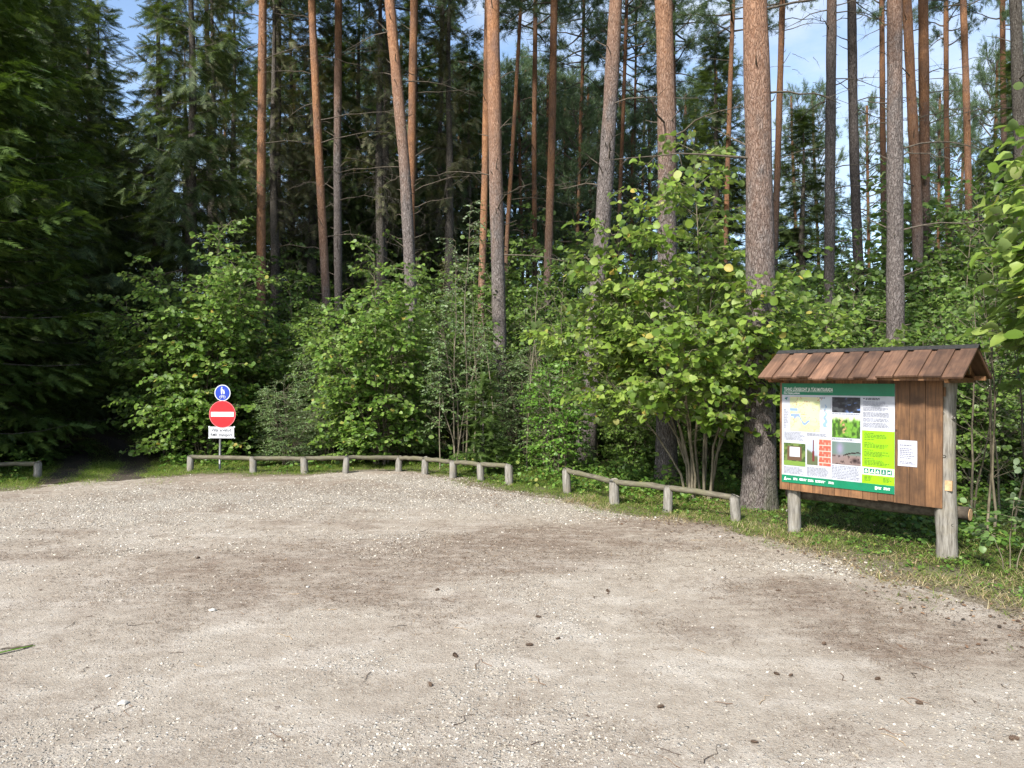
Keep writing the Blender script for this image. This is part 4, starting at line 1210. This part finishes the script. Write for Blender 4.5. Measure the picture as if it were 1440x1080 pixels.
for aa, rg_ in [((.025, .225, .488, .575, 7), .25), ((.245, .455, .49, .52, 3), .25), ((.02, .22, .84, .912, 6), .25), ((.245, .455, .825, .915, 7), .25), ((.475, .715, .785, .915, 9), .1), ((.475, .72, .285, .30, 1), .2),
                ((.475, .70, .525, .545, 2), .2), ((.018, .07, .26, .46, 12), .6)] + [((.745, .965, z0, z0 + nn * .0115, nn), .2) for z0, nn in ((.165, 4), (.22, 3), (.265, 4), (.32, 3), (.362, 4))]:
    b = MB(); lines(b, *aa, ragged=rg_); b.build('text_block', M['ink'], poster)
b = MB(); lines(b, .765, .88, .132, .155, 2, .6, 0.); b.rect(PX(.745), PX(.757), PZ(.143), PZ(.133), yp - .005); lines(b, .36, .41, .137, .147, 1, .9, 0); b.build('heading_text', M['inkdark'], poster)
for z0, nn in ((.455, 1), (.47, 3), (.512, 1), (.545, 1), (.56, 3), (.61, 1), (.628, 4), (.69, 1), (.706, 4), (.855, 4)):
    b = MB(); lines(b, .755, .84 if nn == 1 else (.96 if z0 != .855 else .82), z0, z0 + nn * .0125, nn, .5, .3); b.build('rules_text', M['inkgreen'], poster)
b = MB(); lines(b, .91, .98, .86, .905, 4, .5, .3); b.build('rules_text', M['inkgreen'], poster)
# five pictogram tiles
for k in range(5):
    ic = MB()
    xc = .772 + k * .0475; zc_ = .808; s = .0195
    ic.rect(PX(xc - s), PX(xc + s), PZ(zc_ + .023), PZ(zc_ - .023), yp - .006)
    q = lambda p: (PX(xc + p[0] * s), PZ(zc_ - p[1] * .023))
    A = {0: [[(-.5, -.6), (.5, -.6), (.55, 0), (0, .75), (-.55, 0)]],
         1: [[(-.7, -.65), (.1, -.65), (.5, .6), (.25, .65)], [(.3, -.65), (.75, -.65), (.75, -.4), (.3, -.4)]],
         2: [[(-.7, -.6), (.7, -.6), (0, .65)]],
         3: [[(-.15, .3), (.2, .3), (.3, -.65), (.1, -.65), (0, -.1), (-.25, -.65), (-.4, -.6), (-.15, -.05)], [(-.1, .4), (.15, .4), (.15, .7), (-.1, .7)]],
         4: [[(-.65, -.6), (-.4, -.6), (-.3, -.2), (.25, -.2), (.3, -.6), (.5, -.6), (.55, .2), (.75, .5), (.4, .55), (.25, .2), (-.6, .2)]]}[k]
    for po in A: ic.poly([q(p) for p in po], yp - .008, 1)
    ic.build('icon_tile', [M['teal'], M['inkwhite']], poster)

# footer marks
b = MB()
b.rect(PX(.032), PX(.042), PZ(.955), PZ(.945), yp - .005); b.poly([(PX(.022), PZ(.975)), (PX(.052), PZ(.975)), (PX(.037), PZ(.945))], yp - .005); letter(b, 'RMK', .026, PX(.056), PZ(.972), yp - .005, bold=True)
for x0, w in ((.115, .045), (.185, .06), (.255, .06), (.325, .10), (.445, .055), (.86, .04), (.915, .06)):
    lines(b, x0, x0 + w, .948, .974, 2, .55, .2)
b.rect(PX(.175), PX(.186), PZ(.965), PZ(.948), yp - .005); b.rect(PX(.845), PX(.858), PZ(.975), PZ(.945), yp - .005)
b.build('footer_lettering', M['inkwhite'], poster)


def picture(name, x0, x1, z0, z1, nx, ny, fn):
    U, V = np.meshgrid((np.arange(nx) + .5) / nx, (np.arange(ny) + .5) / ny)     # V from the top down
    C = fn(U, V)
    gx = np.linspace(PX(x0), PX(x1), nx + 1); gz = np.linspace(PZ(z0), PZ(z1), ny + 1)
    X, Z = np.meshgrid(gx, gz); i = np.arange(ny)[:, None] * (nx + 1) + np.arange(nx)[None]
    q = np.stack([i + nx + 1, i + nx + 2, i + 1, i], -1).reshape(-1, 4)
    b = MB(); b.add(np.c_[X.ravel(), np.full(X.size, yp - .004), Z.ravel()], q)
    o = b.build(name, M['print'], poster)
    at = o.data.color_attributes.new('print', 'FLOAT_COLOR', 'CORNER')
    c = np.clip(C.reshape(-1, 3) / 255., 0, 1); c = np.where(c <= .04045, c / 12.92, ((c + .055) / 1.055) ** 2.4) * .56
    c4 = np.repeat(np.c_[c, np.ones(len(c))], 4, 0)
    at.data.foreach_set('color', c4.ravel().astype(np.float32))


def blend(a, b, t): return np.asarray(a, float) * (1 - t[..., None]) + np.asarray(b, float) * t[..., None]


def f_map(U, V):
    c = blend((236, 238, 190), (222, 236, 170), ss(.4, .6, vnoise(U * 5, V * 5, 1)))
    c = blend(c, (245, 240, 185), ss(.5, .65, vnoise(U * 9, V * 9, 2)))
    c = blend(c, (222, 234, 240), (U > .75) * 1.)
    c = blend(c, (150, 180, 225), ((V > .33) & (V < .42) & (U < .2)) * 1.)
    c = blend(c, (150, 180, 225), ((V > .50) & (V < .58) & (U > .02) & (U < .25)) * 1.)
    r = np.abs(V - .62 - .55 * (U - .2) - .08 * np.sin(U * 22)); c = blend(c, (150, 175, 215), ((r < .035) & (U > .1) & (U < .5)) * 1.)
    c = blend(c, (140, 180, 225), ((np.abs(U - .88 - .02 * np.sin(V * 30)) < .012 + .03 * ss(.3, .8, V)) & (V > .2) & (V < .85)) * .8)
    return blend(c, (205, 120, 90), ((np.abs(vnoise(U * 4, V * 4, 6) - .5) < .006)) * .7)


picture('map_print', .08, .46, .135, .475, 60, 48, f_map)
picture('forest_photo', .475, .72, .13, .275, 40, 24, lambda U, V: blend(blend((24, 24, 34), (70, 74, 80), ss(.45, .7, vnoise(U * 7, V * 5, 3))), (120, 155, 225), ss(.55, .7, vnoise(U * 6 + 2, V * 5, 4)) * ss(.4, .6, U)))
picture('reed_photo', .475, .72, .315, .515, 40, 32, lambda U, V: blend(blend(blend((60, 95, 30), (120, 175, 60), ss(.35, .65, vnoise(U * 12, V * 5, 5))), (205, 165, 120), ss(.12, .04, np.abs(U - .42 - .2 * (V - .5))) * ss(.45, .6, vnoise(U * 14, V * 12, 8))), (225, 238, 205), ss(.25, .02, V + .3 * vnoise(U * 14, V * 3, 6) - .15)))
picture('animal_photo', .475, .725, .555, .77, 40, 32, lambda U, V: blend(blend(blend((110, 135, 125), (150, 130, 125), ss(.5, .65, V)), (160, 155, 185), np.exp(-((U - .28) / .13) ** 2 - ((V - .3) / .3) ** 2)), (45, 32, 32), np.clip(((np.abs(V - .45 - .6 * (.9 - U) ** 2) < .03) & (U > .4)) + np.exp(-((U - .8) / .09) ** 2 - ((V - .8) / .1) ** 2) + .6 * ss(.55, .75, vnoise(U * 12, V * 8, 9)) * (V > .6), 0, 1)))
picture('campsite_photo', .02, .23, .6, .825, 36, 30, lambda U, V: blend(blend(blend(blend((70, 95, 45), (120, 140, 75), ss(.4, .6, vnoise(U * 8, V * 8, 12))), (130, 165, 70), (V > .8) * 1.), (110, 85, 65), ((U > .18) & (U < .84) & (V > .12) & (V < .78)) * 1.), (225, 230, 238), ((U > .28) & (U < .76) & (V > .16) & (V < .6)) * 1.))
picture('chimney_photo', .245, .345, .53, .80, 20, 32, lambda U, V: blend(blend(blend((205, 215, 235), (170, 180, 195), V), (105, 115, 80), ss(.62, .72, V + .22 * (1 - U) * (U < .6))), (120, 50, 50), ((np.abs(U - .6) < .05 + .05 * V) & (V > .1) & (V < .86)) * 1.))
picture('brick_photo', .355, .465, .54, .80, 22, 32, lambda U, V: blend(blend((205, 85, 70), (235, 130, 105), vnoise(U * 6, V * 10, 14)), (250, 205, 190), (((V * 9) % 1 < .16) | (((U * 3 + .5 * (np.floor(V * 9) % 2)) % 1) < .07)) * 1.))
# white disc with a teal mark at the map corner
b = MB(); b.disc(PX(.045), PZ(.155), .03, yp - .006); b.build('map_emblem', M['white'], poster)
b = MB(); b.poly([(PX(.028), PZ(.155)), (PX(.04), PZ(.16)), (PX(.05), PZ(.172)), (PX(.052), PZ(.155)), (PX(.062), PZ(.14)), (PX(.04), PZ(.142))], yp - .008); b.build('emblem_mark', M['teal'], poster)

# paper notice stapled to the boards
nt_ = empty('paper_notice', tuple((np.array(ib.matrix_basis @ Vector((0, 0, 0))))), th)
nt_.location = Vector((PL[0], PL[1], 0)) + Matrix.Rotation(th, 3, 'Z') @ Vector((1.452 * LB / 1.806, -.0775, 1.155))
tag(nt_, 'small white paper notice pinned to the brown boards right of the poster', 'notice')
b = MB(); n = 7; gx = np.linspace(-.102, .102, n); gz = np.linspace(-.148, .148, n); X, Z = np.meshgrid(gx, gz)
i = np.arange(n - 1)[:, None] * n + np.arange(n - 1)[None]
yy = -.002 - .004 * (np.abs(X) / .1) ** 3 * (np.abs(Z) / .148) ** 2
b.add(np.c_[X.ravel(), yy.ravel(), Z.ravel()], np.stack([i, i + 1, i + n + 1, i + n], -1).reshape(-1, 4)); b.build('sheet', M['paper'], nt_, smooth=True)
b = MB()
def nl(z, w, h=.006):
    x = -.08
    while x < -.08 + w:
        q = min(.01 + .022 * tr_.random(), -.08 + w - x); b.rect(x, x + q, z - h / 2, z + h / 2, -.0085); x += q + .006
nl(.095, .13, .009); b.build('heading', M['ink'], nt_); b = MB()
for k, w in enumerate((.13, .10, .14, .12, .165, .12)): nl(.055 - k * .021, w)
b.build('text_block', M['ink'], nt_); b = MB()
nl(-.095, .13); nl(-.112, .16)
b.build('text_block', M['ink'], nt_)

# ------------------------------------------------------------------ small things lying on the gravel
m = NT('cone_scales'); vv = m.n('TexVoronoi', {'Vector': m.coord(), 'Scale': 140.}).outputs[0]
M['cone'] = m.done(m.ramp(vv, [(.1, (.05, .035, .025)), (.5, (.13, .09, .065))]), .85, .2, vv, 1., .004)
b = MB()
pv = []; 
for ring in range(7):
    t = ring / 6; rr = .017 * math.sin(math.pi * (.12 + .83 * t)) * (1.1 - .3 * t)
    for k in range(8):
        a = k * math.pi / 4 + ring * math.pi / 8
        c = np.array([-.025 + .05 * t, rr * .75 * math.cos(a), rr * .75 * math.sin(a)]); o_ = np.array([.35, math.cos(a), math.sin(a)]); sd = np.array([0, -math.sin(a), math.cos(a)])
        b.add([c - sd * .005, c + o_ * .010 - sd * .003, c + o_ * .012 + sd * .003, c + sd * .005, c + np.array([.006, 0, 0])], [(0, 1, 2, 3), (0, 3, 4), (1, 4, 2)])
b.tube(np.array([[-.026, 0, 0], [-.01, 0, 0], [.012, 0, 0], [.028, 0, 0]]), [.006, .012, .011, .003], 8)
cone = b.build('pine_cone', M['cone'])
spots = [(640, 927), (745, 912), (785, 903), (605, 968), (615, 833), (757, 872), (1095, 834), (1093, 953), (1062, 1050), (1236, 960), (1295, 996), (1428, 1047), (1113, 955), (855, 835), (930, 1000), (278, 788), (1160, 910)]
cg = 'pine cones lying on the gravel'
for k, (u, v) in enumerate(spots):
    o = cone if k == 0 else cone.copy()
    if k: COL.objects.link(o)
    p = G(u, v); o.location = (p[0], p[1], float(lot_z(np.array([p[0]]), np.array([p[1]]))[0]) + .009); o.rotation_euler = (rng.random() * 6, .1 * rng.normal(), rng.random() * 6.28)
    s = .52 + .3 * rng.random(); o.scale = (s * 1.25, s, s * .8)
    tag(o, 'small dark brown pine cone lying on the bare gravel', 'pine cone', cg)
p = G(-25, 931)
b = MB(); T = np.linspace(0, 1, 8); q = G(48, 914); L = q - p
c = p + L * T[:, None]; w = .014 * (1 - T ** 3) + .001; sd = np.array([-L[1], L[0], 0]); sd /= np.linalg.norm(sd)
zz = lot_z(c[:, 0], c[:, 1]) + .012 + .02 * T * (1 - T)
v = np.vstack([np.c_[(c - sd * w[:, None])[:, :2], zz], np.c_[c[:, :2], zz - .004], np.c_[(c + sd * w[:, None])[:, :2], zz]])
v = np.vstack([v, v - UP * .0015])
f = [(a * 8 + j, a * 8 + j + 1, (a + 1) * 8 + j + 1, (a + 1) * 8 + j) for a in (0, 1) for j in range(7)] + [((a + 1) * 8 + j, (a + 1) * 8 + j + 1, a * 8 + j + 1, a * 8 + j) for a in (3, 4) for j in range(7)]
b.add(v, f); tag(b.build('grass_leaf', M['fresh'], smooth=True), 'long green grass leaf lying on the gravel at the left edge', 'leaf')
p = G(0, 919); q = G(43, 914)
b = MB(); c = p + (q - p) * np.linspace(0, 1, 6)[:, None]; c[:, 2] = lot_z(c[:, 0], c[:, 1]) + .012; c[:, 1] += .01 * rng.normal(size=6)
b.tube(c, [.004, .006, .007, .008, .009, .006], 8, rough=.06); tag(b.build('stick', M['twig'], smooth=True), 'short dark stick beside the green grass leaf at the left edge', 'stick')
m = NT('pale_stone'); M['pstone'] = m.done(m.ramp(m.noise(m.coord(), 60), [(.3, (.36, .34, .30)), (.7, (.52, .50, .46))]), .85, .2)
for u, v, s, lab in [(171, 995, .034, 'largest pale stone on the gravel near the lower left'), (298, 862, .036, 'pale flat stone on the dark gravel left of centre'), (150, 957, .02, 'small pale stone above the largest one at lower left'),
                     (432, 828, .022, 'small pale stone right of the dark patch'), (1003, 887, .018, 'small pale stone on brown ground right of centre')]:
    p = G(u, v); b = MB(); r = np.random.default_rng(int(u))
    pv = ICO.copy(); fv = [tuple(x) for x in ICOF]
    # one subdivision for a rounder chip
    vs = [tuple(x) for x in pv]; cache = {}; nf = []
    def midp(i, j):
        kx = (min(i, j), max(i, j))
        if kx not in cache:
            mm = (np.array(vs[i]) + np.array(vs[j])); mm /= np.linalg.norm(mm); vs.append(tuple(mm)); cache[kx] = len(vs) - 1
        return cache[kx]
    for (i, j, k_) in fv:
        a_, b_, c_ = midp(i, j), midp(j, k_), midp(k_, i); nf += [(i, a_, c_), (j, b_, a_), (k_, c_, b_), (a_, b_, c_)]
    va = np.array(vs) * (1 + .10 * r.standard_normal((len(vs), 1))) * s * np.array([.9, .7, .45])
    b.add(va, nf); o = b.build('stone', M['pstone']); o.location = (p[0], p[1], float(lot_z(np.array([p[0]]), np.array([p[1]]))[0]) + s * .25); o.rotation_euler = (0, 0, r.random() * 6)
    tag(o, lab, 'stone')
def bare_sapling(x, y, h, lab, grp, seed):
    r = np.random.default_rng(seed); b = MB(); T = np.linspace(0, 1, 9)
    lx, ly = r.normal() * .12 * h, r.normal() * .1 * h
    B = np.c_[lx * T ** 1.6, ly * T ** 1.6, -.1 + h * T] + np.cumsum(r.standard_normal((9, 3)) * .02, 0) * np.array([1, 1, 0])
    b.tube(B, np.linspace(.006 + .0035 * h, .003, 9), 6)
    for k in range(int(h * 5)):
        i = 2 + int(r.random() * 6); a = r.random() * 6.28; L_ = .2 + .4 * r.random()
        b.tube(np.array([B[i], B[i] + L_ * .5 * np.array([math.cos(a), math.sin(a), .5]), B[i] + L_ * np.array([math.cos(a), math.sin(a), .75])]), [.004, .003, .0015], 3, cap=False)
    o = b.build('bare_sapling', M['stem'], smooth=True); o.location = (x, y, 0); tag(o, lab, 'sapling', grp)


for k in range(8):
    y_ = 8.6 + 2.2 * rng.random(); u_ = 1362 + k * 13 + 4 * rng.normal()
    bare_sapling((u_ - 720) / F * y_, y_, 2. + 1.8 * rng.random(), 'thin bare grey stem in the shade right of the information board', 'bare stems right of the board', 300 + k)
for k in range(9):
    y_ = 15.4 + 1.2 * rng.random(); u_ = (640, 652, 668, 700, 742, 764, 792, 806, 618)[k]
    bare_sapling((u_ - 720) / F * y_, y_, 2.6 + 2.4 * rng.random(), 'thin pale bare stem among the bushes between the leaning pine bases', 'bare stems behind the barriers', 330 + k)

# leafy sprig at the right edge
g_, n = gen_shrub(131, .75, .28, 3, 4, .075, base=.5, lm='willow', flat=.5, twl=.16, name='broadleaf_seedling'); put(g_, 5.15, 7.35, 0.)
tag(g_, 'small pale leaved seedling at the right edge, right of the cut log end', 'seedling')

# ------------------------------------------------------------------ light, sky, camera
SUN_EL, SUN_AZ = math.radians(41), math.radians(214)      # azimuth clockwise from +Y: behind the camera, to its left
sd = Vector((math.sin(SUN_AZ) * math.cos(SUN_EL), math.cos(SUN_AZ) * math.cos(SUN_EL), math.sin(SUN_EL)))
L = bpy.data.lights.new('sun', 'SUN'); L.energy = 4.4; L.angle = math.radians(5); L.color = (1., .95, .87)
so = bpy.data.objects.new('sun', L); COL.objects.link(so); so.rotation_euler = (-sd).to_track_quat('-Z', 'Y').to_euler(); so.location = (0, 0, 30)
w = bpy.data.worlds.new('World'); scene.world = w; w.use_nodes = True
nt = w.node_tree; nt.nodes.clear()
sky = nt.nodes.new('ShaderNodeTexSky'); sky.sky_type = 'NISHITA'; sky.sun_disc = False; sky.sun_elevation = SUN_EL; sky.sun_rotation = SUN_AZ
bg = nt.nodes.new('ShaderNodeBackground'); bg.inputs[1].default_value = .14
tc = nt.nodes.new('ShaderNodeTexCoord'); mp = nt.nodes.new('ShaderNodeMapping'); mp.inputs['Scale'].default_value = (1, 1, 2.4); mp.inputs['Location'].default_value = (.3, .1, 0)
ns = nt.nodes.new('ShaderNodeTexNoise'); ns.inputs['Scale'].default_value = 2.6; ns.inputs['Detail'].default_value = 7; ns.inputs['Roughness'].default_value = .6
rp = nt.nodes.new('ShaderNodeValToRGB'); rp.color_ramp.elements[0].position = .47; rp.color_ramp.elements[0].color = (0, 0, 0, 1); rp.color_ramp.elements[1].position = .68; rp.color_ramp.elements[1].color = (.75, .75, .75, 1)
mx = nt.nodes.new('ShaderNodeMix'); mx.data_type = 'RGBA'; mx.inputs[7].default_value = (3.3, 3.65, 4.1, 1)
out = nt.nodes.new('ShaderNodeOutputWorld')
for a_, b_ in [(tc.outputs['Generated'], mp.inputs[0]), (mp.outputs[0], ns.inputs['Vector']), (ns.outputs[0], rp.inputs[0]), (rp.outputs[0], mx.inputs[0]), (sky.outputs[0], mx.inputs[6]), (mx.outputs[2], bg.inputs[0]), (bg.outputs[0], out.inputs[0])]:
    nt.links.new(a_, b_)

cam = bpy.data.cameras.new('camera'); co = bpy.data.objects.new('camera', cam); COL.objects.link(co)
cam.sensor_width = 36; cam.lens = 36 * F / 1440; cam.clip_end = 2000; cam.clip_start = .05
co.location = (0, 0, CAM_H); co.rotation_euler = (math.radians(90) - math.atan(7 / F), 0, 0)
scene.camera = co
vs_ = scene.view_settings
vs_.view_transform = 'Standard'; vs_.look = 'None'; vs_.gamma = 1; vs_.exposure = 1.05
cy = scene.cycles
cy.use_denoising = True; cy.denoiser = 'OPENIMAGEDENOISE'; cy.denoising_prefilter = 'NONE'; cy.max_bounces = 6; cy.diffuse_bounces = 4; cy.glossy_bounces = 2; cy.transmission_bounces = 4
cy.use_adaptive_sampling = True; cy.adaptive_threshold = .01; cy.sample_clamp_indirect = 6
print('tiles', total)
